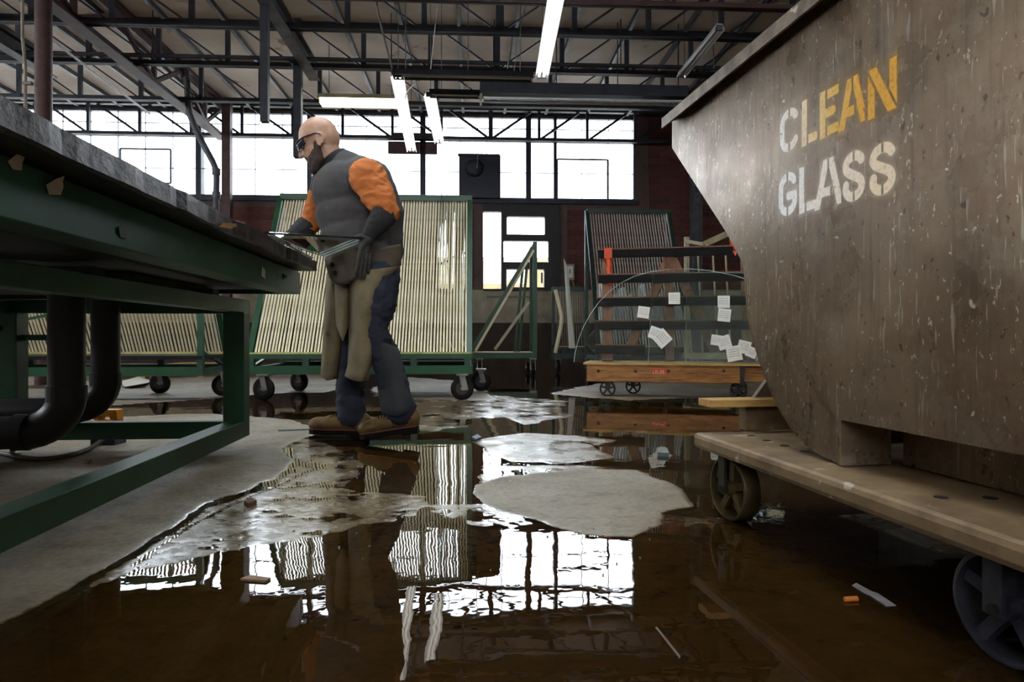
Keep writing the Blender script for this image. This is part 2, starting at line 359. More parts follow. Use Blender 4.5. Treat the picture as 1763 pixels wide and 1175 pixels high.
wl_ = MB(); LV0, LV1, LZ0, LZ1 = 1.0, 9.0, 3.2, 4.7  # opening added in the unseen left wall to light the hopper side
wl_.box((WEST-.25, REAR, 0), (WEST, BACK+T, LZ0)).box((WEST-.25, REAR, LZ1), (WEST, BACK+T, CEIL)).box((WEST-.25, REAR, LZ0), (WEST, LV0, LZ1)).box((WEST-.25, LV1, LZ0), (WEST, BACK+T, LZ1))
wl_.build('wall_left', PLAST, None, RM, (WEST, 0, 0), label='plaster wall closing the shop on the left, with a high opening added for light', cat='wall', kind='structure')
wall('wall_right', (EAST, REAR, 0), (EAST+.25, BACK+T, CEIL), PLAST, 'plain plaster wall closing the shop on the right')
wr = MB(); DX0, DX1, DZ = -5.5, 2.5, 4.5  # high opening added behind the viewer, sized for the fill light
wr.box((WEST, REAR-.25, 0), (DX0, REAR, CEIL)).box((DX1, REAR-.25, 0), (EAST, REAR, CEIL)).box((DX0, REAR-.25, DZ), (DX1, REAR, CEIL)).box((DX0, REAR-.25, 0), (DX1, REAR, 3.0))
wr.build('wall_rear', PLAST, None, RM, (0, REAR, 0), label='plaster wall behind the viewer with a wide high opening added for fill light', cat='wall', kind='structure')
ADDED_SKYL = [(-2.0, -.8, 2.4, 4.9), (-.45, .75, 2.4, 4.9)]  # skylights added in the unseen roof to light floor and worker from above
cm_ = MB(); u_s = [WEST-.25, ADDED_SKYL[0][0], ADDED_SKYL[0][1], ADDED_SKYL[1][0], ADDED_SKYL[1][1], EAST+.25]; v_s = [REAR-.25, ADDED_SKYL[0][2], ADDED_SKYL[0][3], BACK+T]
for i in range(5):
    for j in range(3):
        if j == 1 and i in (1, 3): continue
        cm_.box((u_s[i], v_s[j], CEIL), (u_s[i+1], v_s[j+1], CEIL+.2))
ce = cm_.build('ceiling', CEILM, None, RM, (0,0,CEIL), label='stained beige roof deck seen between the steel joists', cat='ceiling', kind='structure')
pur = MB().box((-.025, 5.2, CEIL-.07), (.025, BACK-.05, CEIL)).mesh('purlin', STEEL_GY, (0,0,CEIL))
for k in range(-11, 10):
    o = bpy.data.objects.new('purlin', pur); COL.objects.link(o); o.parent = ce; o.location = (-.2+.79*k, 0, 0)

# window band: four windows, each with frame, muntins and panes
ALU = pm('window_steel', rgb(92,92,100), rgb(66,66,74), 8, .5, .3)
WGL = thin('window_glass', (.97,.985,.99), 1.5)
def window(n, u0, u1, z0, z1, cols, rws, label, fr=.05, yy=BACK+.08, mun=.0045):
    wo = thing('window_%d' % n, label, 'window', RM, (u0, yy, z0), kind='structure')
    m = MB(); m.box((u0, yy-.05, z0), (u0+fr, yy+.05, z1)).box((u1-fr, yy-.05, z0), (u1, yy+.05, z1)).box((u0+fr, yy-.05, z0), (u1-fr, yy+.05, z0+fr)).box((u0+fr, yy-.05, z1-fr), (u1-fr, yy+.05, z1))
    m.build('window_frame', ALU, wo)
    cols = [u0+fr]+list(cols)+[u1-fr]; rws = [z0+fr]+list(rws)+[z1-fr]
    for c in cols[1:-1]: MB().box((c-mun, yy-.02, z0+fr), (c+mun, yy+.02, z1-fr)).build('muntin', ALU, wo)
    for c in rws[1:-1]: MB().box((u0+fr, yy-.022, c-mun), (u1-fr, yy+.022, c+mun)).build('muntin', ALU, wo)
    for i in range(len(cols)-1):
        for j in range(len(rws)-1): MB().box((cols[i], yy-.003, rws[j]), (cols[i+1], yy+.003, rws[j+1])).build('pane', WGL, wo)
    return wo
ub = lambda px: RM.hit(px, 300, y=BACK)[0]
rz = lambda py: RM.hit(881, py, y=BACK)[2]
even = lambda a, b, n: [a+(b-a)*i/n for i in range(1, n)]
bays = [(-90, 342, 9, 'bay of the window band from the left end to the brown pipe brace'), (342, 532, 4, 'bay of the window band just left of the worker head'), (532, 728, 4, 'bay of the window band above the centre glass rack'), (728, 910, 4, 'bay of the window band holding the square exhaust fan'), (910, 1095, 4, 'bay of the window band at its right end beside bare brick')]
for n, (a, b, k, lb) in enumerate(bays):
    wo = window(n+1, ub(a), ub(b), ZB, ZT, even(ub(a), ub(b), k), [rz(296), rz(243), rz(220)], lb, fr=.045)
    if n == 0: q = (205, 292, 265, 322)
    elif n == 4: q = (960, 1047, 272, 342)
    else: continue
    u0, u1, z1, z0 = ub(q[0]), ub(q[1]), rz(q[2]), rz(q[3]); m = MB(); y = BACK+.05
    for a_, b_ in (((u0,z0),(u1,z0)),((u1,z0),(u1,z1)),((u1,z1),(u0,z1)),((u0,z1),(u0,z0))): m.bar((a_[0],y,a_[1]), (b_[0],y,b_[1]), .03, .035, (0,1,0))
    m.build('hopper_sash', ALU, wo)
for px, wd, nm in ((342,.10,'trim_1'), (910,.10,'trim_2'), (956,.06,'trim_3'), (728,.10,'trim_4'), (532,.05,'trim_5')):
    u = ub(px); MB().box((u-wd/2, BACK-.02, ZB), (u+wd/2, BACK+.16, ZT)).build(nm, STEEL_DK, None, RM, (u, BACK, ZB), label={'trim_1':'dark steel mullion beside the brown pipe brace','trim_2':'thick dark steel mullion right of the exhaust fan','trim_3':'thin dark steel mullion near the right end of the windows','trim_4':'dark steel mullion behind the hanging light channels','trim_5':'dark steel mullion behind the worker head'}[nm], cat='trim', kind='structure')
MB().box((UWL, BACK-.06, ZB-.08), (UWR+.05, BACK+.2, ZB)).build('trim_6', STEEL_DK, None, RM, (0, BACK, ZB), label='dark sill running under the whole window band', cat='trim', kind='structure')
# maroon boarded panels in the window band
bp_ = thing('boarded_panel', 'maroon boarded panel filling window panes above the centre rack', 'panel', RM, (ub(710), BACK, rz(268)))
MB().box((ub(668), BACK-.02, rz(268)), (ub(753), BACK+.02, rz(247))).build('lower_board', pm('maroon_board', rgb(92,56,60), rgb(60,38,42), 4, .6), bp_)
MB().box((ub(676), BACK-.02, rz(241)), (ub(750), BACK+.02, rz(232))).build('upper_board', MATS['maroon_board'], bp_)
# low window with tall side light and three wide panes
DW = pm('dark_window_timber', rgb(44,36,38), rgb(30,25,27), 6, .6)
w5 = thing('window_6', 'low dark framed window with one tall pane and three wide panes', 'window', RM, (UDL, BACK, ZD0), kind='structure')
def opening_frame():
    holes = [(832,863,365,498), (873,938,373,404), (867,944,415,452), (872,937,464,495)]
    hs = [(ub(a), ub(b), rz(d), rz(c)) for a, b, c, d in holes]; y0, y1 = BACK-.03, BACK+.14; m = MB()
    us = sorted({UDL, UDR} | {h[0] for h in hs} | {h[1] for h in hs}); zs = sorted({ZD0, ZD1} | {h[2] for h in hs} | {h[3] for h in hs})
    for i in range(len(us)-1):
        for j in range(len(zs)-1):
            cu, cz = (us[i]+us[i+1])/2, (zs[j]+zs[j+1])/2
            if not any(h[0] < cu < h[1] and h[2] < cz < h[3] for h in hs): m.box((us[i], y0, zs[j]), (us[i+1], y1, zs[j+1]))
    m.build('window_frame', DW, w5)
    for h in hs: MB().box((h[0], BACK+.05, h[2]), (h[1], BACK+.056, h[3])).build('pane', WGL, w5)
    MB().box((ub(931), BACK-.05, rz(488)), (ub(934), BACK-.03, rz(470))).build('pull_handle', STEEL_GY, w5)
opening_frame()
for k, (a, b, c_, d_) in enumerate(ADDED_SKYL):
    sw = thing('window_%d' % (7+k), 'roof skylight added out of view above the ' + ('bench','open floor')[k], 'window', RM, (a, c_, CEIL), kind='structure'); z = CEIL+.16
    m = MB()
    for x0, y0, x1, y1 in ((a,c_,a+.06,d_),(b-.06,c_,b,d_),(a+.06,c_,b-.06,c_+.06),(a+.06,d_-.06,b-.06,d_)): m.box((x0,y0,CEIL+.05),(x1,y1,CEIL+.2))
    m.build('window_frame', ALU, sw)
    for i in range(3): MB().box((a+.06, c_+.06+i*.793, z), (b-.06, c_+.06+(i+1)*.793, z+.006)).build('pane', WGL, sw)
# outside
CREAMW = pm('sunny_stucco', rgb(112,98,70), rgb(100,86,60), 2, .9)
ob = thing('low_building', 'cream stucco building seen outside through the low window', 'building', RM, (-1, 24, 0))
MB().box((-9, 24, 0), (4.0, 27, 3.15)).build('wall', CREAMW, ob)
MB().box((-9.1, 23.9, 3.15), (4.1, 27.1, 3.3)).build('parapet', pm('parapet', rgb(120,108,86), rgb(108,96,76), 2, .9), ob)
for k in range(4): MB().box((-7+k*2.6, 23.96, 1.2), (-6+k*2.6, 24.0, 2.2)).build('window', pm('outside_glass', rgb(70,80,90), rgb(50,60,70), 2, .2), ob)
MB().box((-40, 13.5, -.6), (40, 60, -.3)).build('pavement', pm('pale_asphalt', rgb(232,229,224), rgb(216,212,206), 1, .9), None, RM, (0,13.5,-.5), label='pale paving outside beyond the windows', cat='ground', kind='structure')

# ------------------------------------------------------------------ roof steel
ZJB, ZJT = 4.24, 4.80; UK = [.32+.92*k for k in range(-11, 8)]
jl = {12.9:'steel roof joist right in front of the window band', 11.0:'steel roof joist second out from the windows', 9.55:'steel roof joist third out from the windows', 8.35:'steel roof joist fourth out from the windows', 7.55:'brown steel roof beam crossing the very top of the view'}
for v, lb in jl.items():
    j = thing('roof_joist', lb, 'roof joist', RM, (0, v, ZJB), kind='structure'); mt = STEEL_DK if v > 8 else STEEL_BR
    a, b = WEST+.3, EAST-.3; h = .085 if v in (8.35,) else .07
    MB().box((a, v-.05, ZJB), (b, v+.05, ZJB+.012)).box((a, v-.012, ZJB), (b, v+.012, ZJB+h)).build('bottom_chord', mt, j)
    MB().box((a, v-.05, ZJT), (b, v+.05, CEIL)).build('top_chord', mt, j)
    wv = .03 if v > 12 else .035; dg = .045 if v > 12 else .022
    for i, u in enumerate(UK):
        k = i-11; post = MB().box((u-wv*(.9 if k else 1.4), v-.02, ZJB+.012), (u+wv*(.9 if k else 1.4), v+.02, ZJT)).build('web_post', mt, j)
        if i < len(UK)-1:
            if k < 0: MB().bar((u+.16, v, ZJT), (UK[i+1]-.04, v, ZJB+.05), dg, .03, (0,1,0)).build('web_diagonal', mt, j)
            else: MB().bar((u+.04, v, ZJB+.05), (UK[i+1]-.16, v, ZJT), dg, .03, (0,1,0)).build('web_diagonal', mt, j)
for u, v0, v1, z, lb in ((-2.27, 5.0, 9.9, 4.2, 'grey steel beam running from the lamp end towards the viewer'), (-5.95, 5.0, 10.0, 4.2, 'grey steel beam high at the upper left corner')):
    MB().box((u-.075, v0, z), (u+.075, v1, z+.015)).box((u-.01, v0, z+.015), (u+.01, v1, z+.2)).box((u-.075, v0, z+.2), (u+.075, v1, z+.215)).build('roof_beam', STEEL_GY, None, RM, (u, v0, z), label=lb, cat='roof beam', kind='structure')
# girder truss running with the depth of the shop, from the red column to the window wall
UG = -4.64
gt = thing('girder_truss', 'brown girder truss from the red column back to the window wall', 'roof truss', RM, (UG, 7.3, 4.2), kind='structure')
MB().box((UG-.09, 5.4, 4.18), (UG+.09, 12.95, 4.2)).box((UG-.02, 5.4, 4.2), (UG+.02, 12.95, 4.3)).build('bottom_chord', STEEL_BR, gt)
MB().box((UG-.09, 5.4, 4.80), (UG+.09, 12.95, 4.86)).box((UG-.02,5.4,4.7), (UG+.02,12.95,4.8)).build('top_chord', STEEL_BR, gt)
for a, b in ((7.3, 8.2), (9.2, 8.2), (9.2, 10.2), (11.1, 10.2), (11.1, 12.1), (12.9, 12.1)): MB().bar((UG, a, 4.75), (UG, b, 4.25), .05, .06).build('web_diagonal', STEEL_BR, gt)
for a in (8.2, 10.2, 12.1): MB().box((UG-.03, a-.03, 4.3), (UG+.03, a+.03, 4.7)).build('web_post', STEEL_BR, gt)
# columns
c = RM.hit(75, 668, z=0); cl = thing('column', 'dark red steel column standing at the left behind the bench', 'column', RM, (c[0], c[1], 0), kind='structure')
MB().box((c[0]-.17, c[1]-.17, 0), (c[0]+.17, c[1]+.17, .035)).build('base_plate', RUST, cl)
MB().lathe((c[0], c[1], .035), (0,0,1), [(.082,0),(.082,4.8)], 20).build('shaft', STEEL_BR, cl)
for sx in (-1,1): MB().lathe((c[0]+sx*.13, c[1]-.12, .035), (0,0,1), [(.015,0),(.015,.03),(0,.03)], 8, False).build('anchor_bolt', ZINC, cl)
u = RM.hit(391, 300, y=12.75)[0]
MB().box((u-.075, 12.68, 0), (u+.075, 12.82, CEIL)).build('column', STEEL_BR, None, RM, (u, 12.75, 0), label='red brown steel post against the windows left of the worker', cat='column', kind='structure')
u0, u1 = RM.hit(1190, 350, y=12.9)[0], RM.hit(1207, 350, y=12.9)[0]
MB().box((u0, 12.82, 0), (u0+.03, 13.0, CEIL)).box((u0+.03, 12.9, 0), (u1-.03, 12.92, CEIL)).box((u1-.03, 12.82, 0), (u1, 13.0, CEIL)).build('column', STEEL_GY, None, RM, (u0, 12.9, 0), label='grey flanged steel column on the brick beside the big bin', cat='column', kind='structure')
# hanging posts
for px, py1, v, w_, lb in ((456, 211, 7.7, .085, 'dark square post hanging from the roof, left of the two'), (513, 272, 9.45, .105, 'dark square post hanging from the roof just above the worker head')):
    q = RM.hit(px, py1, y=v); hp = thing('hanging_post', lb, 'hanging post', RM, (q[0], v, ZJB))
    MB().box((q[0]-w_/2, v-w_/2, q[2]), (q[0]+w_/2, v+w_/2, ZJB+.62)).build('post', STEEL_DK, hp)
    MB().box((q[0]-w_*.8, v-w_*.8, ZJB+.0), (q[0]+w_*.8, v+w_*.8, ZJB+.05)).build('collar', STEEL_DK, hp)
# pipes under the roof
def pipe(name, pts, r, mt, label, cat='pipe', n=10, fr=RM): return MB().tube(pts, r, n).build(name, mt, None, fr, pts[0], label=label, cat=cat)
def rp(px, py, v): return RM.hit(px, py, y=v)
zp = rp(600, 103, 9.2)[2]
sp = thing('roof_pipe', 'thin dark pipe crossing the roof below the joists', 'pipe', RM, (0, 9.2, zp))
MB().tube([(-9, 9.2, zp), (5.5, 9.2, zp)], .028, 8).build('pipe_run', STEEL_DK, sp)
for u in (-7.5,-4.2,-1.1,2.0,4.6): MB().bar((u, 9.2, zp), (u, 9.2, CEIL), .012, .012).build('hanger_rod', STEEL_DK, sp)
pipe('conduit', [rp(86,66,7.7), rp(172,132,8.8), rp(258,196,10.3)], .014, ZINC, 'pale conduit slanting down towards the windows at the left', 'conduit', 8)
cp = thing('conduit', 'pale conduit strapped to the red column', 'conduit', RM, (c[0]-.14, c[1]-.08, 1.0))
MB().tube([(c[0]-.13, c[1]-.09, .3), (c[0]-.13, c[1]-.09, 3.4), (c[0]-.16, c[1]-.09, 3.7), (c[0]-.16, c[1]-.09, CEIL)], .016, 8).build('conduit_run', BLOCK, cp)
for z in (2.2, 3.2): MB().box((c[0]-.15, c[1]-.11, z), (c[0]-.06, c[1]-.07, z+.03)).build('strap', ZINC, cp)
dp = thing('drain_pipe', 'bent drain pipe coming down in front of the left windows', 'pipe', RM, rp(372, 400, 11.2))
MB().tube([rp(326,196,11.2), rp(338,226,11.2), rp(366,278,11.2), rp(371,290,11.2), rp(373,305,11.2), rp(372,355,11.2), (rp(372,400,11.2)[0], 11.2, .02)], .05, 12).build('pipe_run', STEEL_GY, dp)
for py in (296, 336): q = rp(372.5, py, 11.2); MB().lathe((q[0], q[1], q[2]-.05), (0,0,1), [(.05,0),(.066,0),(.066,.1),(.05,.1)], 14, False).build('coupling', STEEL_GY, dp)
MB().tube([rp(326,196,11.2), (rp(326,196,11.2)[0]-.06, 11.2, CEIL)], .05, 12).build('riser', STEEL_GY, dp)

# ------------------------------------------------------------------ lights
TUBE_ON = emit('lit_tube', (1.0,.93,.70), 9.0)
LENS_ON = emit('lit_diffuser', (1.0,.90,.60), 1.0)
TUBE_LOW = emit('dim_lit_tube', (1.0,.97,.86), 1.7)
TUBE_OFF = pm('unlit_tube', rgb(225,225,220), rgb(210,210,205), 8, .25, 0, 0)
HOOD_Y = pm('yellowed_hood', rgb(170,160,120), rgb(140,130,98), 5, .4)
def fixture(label, p, q, lit=False, w=.24, hood=CHROME, hangers=True, group=None, tube=None, top=CEIL):
    p, q = Vector(p), Vector(q); d = (q-p).normalized(); s = Vector((-d.y, d.x, 0)).normalized(); z = Vector((0,0,1))
    f = thing('strip_light', label, 'light', RM, tuple((p+q)/2), group)
    prof = [(-w/2,0),(-w*.28,.075),(w*.28,.075),(w/2,0),(w/2-.004,-.004),(w*.27,.065),(-w*.27,.065),(-w/2+.004,-.004)]
    m = MB(); A = [p+s*a+z*b for a, b in prof]; B = [q+s*a+z*b for a, b in prof]; n = 8
    m.add(A+B, [(i,(i+1)%n,n+(i+1)%n,n+i) for i in range(n)]+[tuple(reversed(range(n))), tuple(range(n,2*n))]); m.build('reflector', hood, f)
    for sx in (-1,1): MB().tube([p+d*.03+s*(sx*w*.18)+z*.025, q-d*.03+s*(sx*w*.18)+z*.025], .017, 8).build('tube', tube or (TUBE_ON if lit else TUBE_OFF), f)
    if lit and w > .25 and hood is HOOD_Y: MB().bar(p+d*.03-z*.045, q-d*.03-z*.045, w*.8, .062).build('diffuser', LENS_ON, f)
    for c_ in (p+d*.012, q-d*.012): MB().bar(c_-s*(w*.3)+z*.03, c_+s*(w*.3)+z*.03, .024, .06).build('end_cap', HOOD_Y if lit else STEEL_GY, f)
    if hangers:
        for c_ in (p+d*.15, q-d*.15): MB().tube([c_+z*.07, Vector((c_.x, c_.y, top))], .006, 6).build('hanger', ZINC, f)
    return f
a, b = rp(549, 172, 10.2), rp(692, 174, 10.2); fixture('lit fluorescent light glowing yellow above the worker', a, (b[0], 10.2, a[2]), True, w=.26, hood=HOOD_Y)
def ceil_run(px0, py0, px1, py1, z): return RM.hit(px0, py0, z=z), RM.hit(px1, py1, z=z)
zl = 3.62
a, b = ceil_run(964, -40, 932, 136, zl); fixture('bright strip light slanting down from the top edge', a, b, w=.16, tube=TUBE_LOW)
v = b[1]; a2 = RM.hit(676, 132, y=v); fixture('dark unlit strip light crossing between the two bright ones', (a2[0], v+.02, zl), (b[0]-.1, v+.02, zl), w=.2, hood=STEEL_DK)
a, b = ceil_run(684, 132, 709, 262, zl); fixture('long bright strip light right of the lit yellow lamp', a, b, w=.16, tube=TUBE_LOW)
a, b = ceil_run(740, 166, 757, 248, zl); fixture('short bright strip light at the windows left of the fan', a, b, w=.16, tube=TUBE_LOW)
v = a[1]; b2 = RM.hit(826, 166, y=v); fixture('short dark unlit strip light joining the black hood row', (a[0], v-.02, zl), (b2[0], v-.02, zl), w=.16, hood=STEEL_DK)
v = 9.3; a, b = rp(826, 165, v), rp(1180, 172, v)
hr = thing('light_row', 'long black hooded light row under the joists right of centre', 'light', RM, (a[0], v, a[2]))
MB().box((a[0], v-.12, a[2]), (b[0], v+.12, a[2]+.02)).box((a[0], v-.13, a[2]), (b[0], v-.11, a[2]+.15)).box((a[0], v+.11, a[2]), (b[0], v+.13, a[2]+.15)).build('hood', STEEL_DK, hr)
for s in (-1,1): MB().tube([(a[0]+.05, v+s*.07, a[2]-.05), (b[0], v+s*.07, a[2]-.05)], .022, 8).build('tube', CHROME, hr)
MB().box((a[0], v-.1, a[2]-.1), (a[0]+.03, v+.1, a[2])).build('end_cap', HOOD_Y, hr)
for u in np.linspace(a[0]+.2, b[0]-.1, 4): MB().tube([(u, v, a[2]+.02), (u, v, CEIL)], .008, 6).build('hanger', STEEL_DK, hr)
a, b = ceil_run(1239, 52, 1172, 134, 4.0); fixture('grey unlit strip light high beside the bin rim', a, b, w=.12)
# lit lamps added behind and beside the view to brighten the shop
for k, (u, v) in enumerate(((-4.5,1.2),(-1.0,-2.5),(2.6,-2.5),(2.2,2.6))):
    fixture('added lit strip light out of view, ' + ('over the bench','left of and behind the viewer','right of and behind the viewer','over the big hopper')[k], (u, v, 3.9), (u+2.4, v, 3.9), True, w=.26, hood=CHROME, group='added lit strip lights out of view')
# thin cords
for k, (pts, r, lb) in enumerate((([(640,-100,7.65),(649,14,7.7),(660,60,7.9),(678,128,8.15)], .012, 'pale flexible conduit dropping from the roof to the strip light'),
        ([(890,-60,8.35),(888,40,8.4),(879,72,8.5),(874,118,8.55)], .009, 'thin hanging chain left of the bright strip light'),
        ([(906,-80,8.3),(904,10,8.3),(893,70,8.4),(884,128,8.5)], .006, 'thin white cord left of the bright strip light'),
        ([(755,-45,8.2),(752,20,8.2),(740,133,8.2),(715,142,8.3),(700,160,8.4),(697,170,8.5)], .007, 'looped white cord beside the lit lamp'),
        ([(1228,0,8.9),(1228,72,8.9),(1229,118,8.9)], .006, 'short thin wire hanging beside the bin rim'))):
    pipe('cord', [rp(*p) for p in pts], r, ZINC if k != 3 else TUBE_OFF, lb, 'cord', 6)
# exhaust fan
v = BACK-.18; fx = thing('exhaust_fan', 'square dark exhaust fan box mounted in the windows', 'fan', RM, rp(824, 340, v))
a, b = rp(790, 340, v), rp(860, 268, v); DKB = pm('dark_fan_metal', rgb(46,48,62), rgb(34,36,46), 4, .5, .3)
MB().box((a[0], v, a[2]), (b[0], v+.2, b[2])).build('housing', DKB, fx)
MB().box((b[0]-.04, v-.04, a[2]), (b[0]+.02, v, b[2])).box((a[0]-.02, v-.04, b[2]-.03), (b[0], v, b[2]+.02)).build('flange', STEEL_DK, fx)
q = rp(817, 290, v); MB().lathe((q[0], v, q[2]), (0,-1,0), [(.17,0),(.17,.03),(.12,.05),(.06,.06),(0,.06)], 20).build('motor_cover', STEEL_DK, fx)
MB().tube([rp(822,262,v-.05), rp(823,276,v-.08), rp(821,290,v-.06)], .012, 6).build('cable', ZINC, fx)
for px in (793, 838): q = rp(px, 266, v); MB().tube([q, (q[0], v, q[2]+.3)], .008, 6).build('support_rod', STEEL_DK, fx)
# electrical box
v = BACK-.1; q = rp(981, 482, v); eb = thing('fuse_box', 'pale fuse box on the brick right of the low window', 'fuse box', RM, q)
a, b = rp(973, 482, v), rp(989, 455, v)
MB().box((a[0], v, a[2]), (b[0], BACK-.013, b[2])).build('housing', BLOCK, eb); MB().box((a[0]+.03, v-.012, a[2]+.04), (b[0]-.03, v, b[2]-.04)).build('door', PAPER, eb)
MB().box((a[0]+.085, v-.02, a[2]+.12), (a[0]+.1, v-.012, a[2]+.2)).build('latch', STEEL_DK, eb)
MB().tube([(b[0]-.03, v+.05, a[2]), (b[0]+.02, v+.05, a[2]-.2), (b[0]+.05, v+.05, a[2]-.3)], .012, 6).build('cable', BLOCK, eb)
# ------------------------------------------------------------------ cutting bench (left)
XA = TB.hit(517, 507, y=3.43)                       # far lower corner of the apron
def tbx(X0): return X0*TB.c                          # distance of a line parallel to the bench axis
xT, xA_, xL = tbx(-.72), tbx(-.80), tbx(-1.02)
yT, yA_, yL = TB.hit(545,450,x=xT)[1], TB.hit(517,507,x=xA_)[1], TB.hit(430,749,x=xL)[1]
zL = TB.hit(430,749.5,x=xL)[2]; zF = TB.hit(437,540,x=xL)[2]; zA0 = TB.hit(517,507,x=xA_)[2]; zA1 = TB.hit(517,470,x=xA_)[2]
zT1 = TB.hit(545,447,x=xT)[2]; zT0 = TB.hit(541,466,x=xT)[2]
XF = TB.hit(12,600,y=yL)[0]; XFT = XF-.28; YN = -.6
bench = thing('cutting_bench', 'long green steel cutting bench with a worn dark board top', 'workbench', TB, ((xL+XF)/2, 1.5, 0))
BOARD = pm('worn_bench_board', rgb(50,46,46), rgb(30,27,28), 5, .42, 0, .3, stretch=(3,1.2,6), specks=(rgb(120,112,108), 9, .68))
BEDGE = pm('scuffed_board_edge', rgb(78,71,71), rgb(32,29,30), 11, .34, .1, .6, stretch=(2,2.2,4), specks=(rgb(64,44,34), 8, .64), dist=.006)
# board with a ragged chipped front edge
rag = MB(); n = 90; rows = []
ys = np.linspace(YN, yT, n)
def jag(y, s): return float(fbm(np.array([y*9.0]), np.array([s]), 21, 4)[0])
for y in ys:
    j = jag(y, .3)*.010; chip = .035*max(0, jag(y*.6, 2.2)-.25); x = xT+j-chip
    rows.append([(XFT, y, zT1), (x-.022, y, zT1-.001+jag(y,1.1)*.003), (x, y, zT1-.009), (x+.002-chip*.3, y, zT0+.004), (x-.012, y, zT0+jag(y,5.)*.004), (XFT, y, zT0)])
rag.sheet([[r[k] for r in rows] for k in (0,1)], None, False); rag.sheet([[r[k] for r in rows] for k in (4,5)], None, False)
rag.add([rows[-1][k] for k in range(6)], [(0,1,2,3,4,5)]); rag.add([rows[0][k] for k in range(6)], [(5,4,3,2,1,0)])
rag.build('board_top', BOARD, bench)
eg = MB(); eg.sheet([[r[k] for r in rows] for k in (1,2,3,4)], None, False); eg.build('board_edge', BEDGE, bench)
MB().box((XF-.15, YN, zA1-.01), (xA_-.03, yA_-.02, zT0)).build('sub_top', BOARD, bench)
MB().box((xA_-.012, YN, zA0), (xA_, yA_, zA1)).box((xA_-.10, YN, zA0), (xA_-.012, yA_, zA0+.01)).box((XF-.15, yA_-.012, zA0), (xA_-.012, yA_, zA1)).build('apron', GREEN_TB, bench, bevel=.002)
MB().box((XF-.12, YN, zA0+.02), (xA_-.10, yA_-.05, zA0+.03)).build('underside_pan', STEEL_DK, bench)
for k in range(4): MB().box((XF, 3.2-k*1.0-.05, zF+.05), (xL-.08, 3.2-k*1.0+.03, zA0)).build('cross_bearer', STEEL_DK, bench)
lw = .098
MB().box((xL-.07, YN, zF), (xL, yL, zF+.062)).box((XF, YN, zF), (XF+.07, yL, zF+.062)).build('side_rail', GREEN_TB, bench, bevel=.003)
MB().box((XF, yL-.055, zF-.005), (xL-.01, yL-.01, zF+.06)).build('upper_cross_rail', GREEN_TB, bench)
for x0 in (xL-lw, XF):
    lg = MB().box((x0, yL-.09, zL), (x0+lw, yL, zF)).build('leg', GREEN, bench, bevel=.003)
zr = TB.hit(430,722,x=xL)[2]
MB().box((xL-.085, YN, zL), (xL, yL-.085, zr)).build('lower_side_rail', GREEN, bench, bevel=.003)
MB().box((XF, YN, zL), (XF+.085, yL-.085, zr)).build('lower_side_rail', GREEN, bench, bevel=.003)
MB().box((XF+lw, yL-.07, zL-.005), (xL-.09, yL-.005, zr-.002)).build('lower_cross_rail', GREEN, bench, bevel=.003)
for x0, y0 in ((XF+lw/2, yL-.04), (xL-.05, -.3), (XF+.05, -.3), (XF+.05,1.2)):
    MB().lathe((x0, y0, -.006), (0,0,1), [(0,0),(.035,0),(.035,.012),(.012,.016),(.012,zL+.01)], 14, False).build('levelling_foot', ZINC, bench)
for y0 in (-.2,):
    for x0 in (xL-lw, XF): MB().box((x0, y0-.09, zL), (x0+lw, y0, zF)).build('leg', GREEN, bench)
q = TB.hit(45,581,y=yL-.05); MB().box((XF+.05, yL-.05, q[2]-.015), (TB.hit(88,581,y=yL-.05)[0], yL-.02, q[2]+.012)).build('tie_bar', GREEN_TB, bench)
q = TB.hit(20,565,y=yL); MB().lathe((q[0], yL-.092, q[2]), (0,-1,0), [(.014,0),(.014,.012),(0,.012)], 6, False).build('bolt', STEEL_DK, bench)
TAPE = pm('torn_paper_tape', rgb(238,234,226), rgb(206,200,192), 10, .8)
def on_apron(px, py): p = TB.hit(px, py, x=xA_+.002); return p
def torn(pts, curl, nm='torn_tape', mt=None):
    pp = [on_apron(*p) for p in pts]; c = np.mean(np.array(pp), 0)
    pp = [(p[0]+curl*abs(p[2]-min(q[2] for q in pp))/.04*.4, p[1], p[2]) for p in pp]
    MB().prism(pp, (.0015,0,0)).build(nm, mt or TAPE, bench)
torn([(78,318),(84,335),(103,336),(107,322),(105,312),(108,303),(92,309)], .006)
torn([(12,278),(22,292),(36,294),(36,284),(42,262),(30,263)], .006)
torn([(451,459),(450,475),(456,480),(456,466)], .001)
torn([(203,392),(206,408),(217,412),(216,398),(210,389)], .001, 'old_bracket', GREEN)
q = on_apron(488, 476); MB().lathe((q[0]-.001, q[1], q[2]), (1,0,0), [(.013,0),(.013,.004),(.006,.006),(.006,.016),(0,.016)], 10, False).build('bolt', STEEL_DK, bench)
q0 = TB.hit(376,394,x=xT-.03); CHIPW = pm('bare_wood_chip', rgb(196,150,90), rgb(160,116,64), 20, .7)
MB().prism([TB.hit(a,b,x=xT+.004) for a,b in ((378,391),(384,384),(404,385),(408,389),(396,394))], (.0012,0,0)).build('chipped_spot', CHIPW, bench)
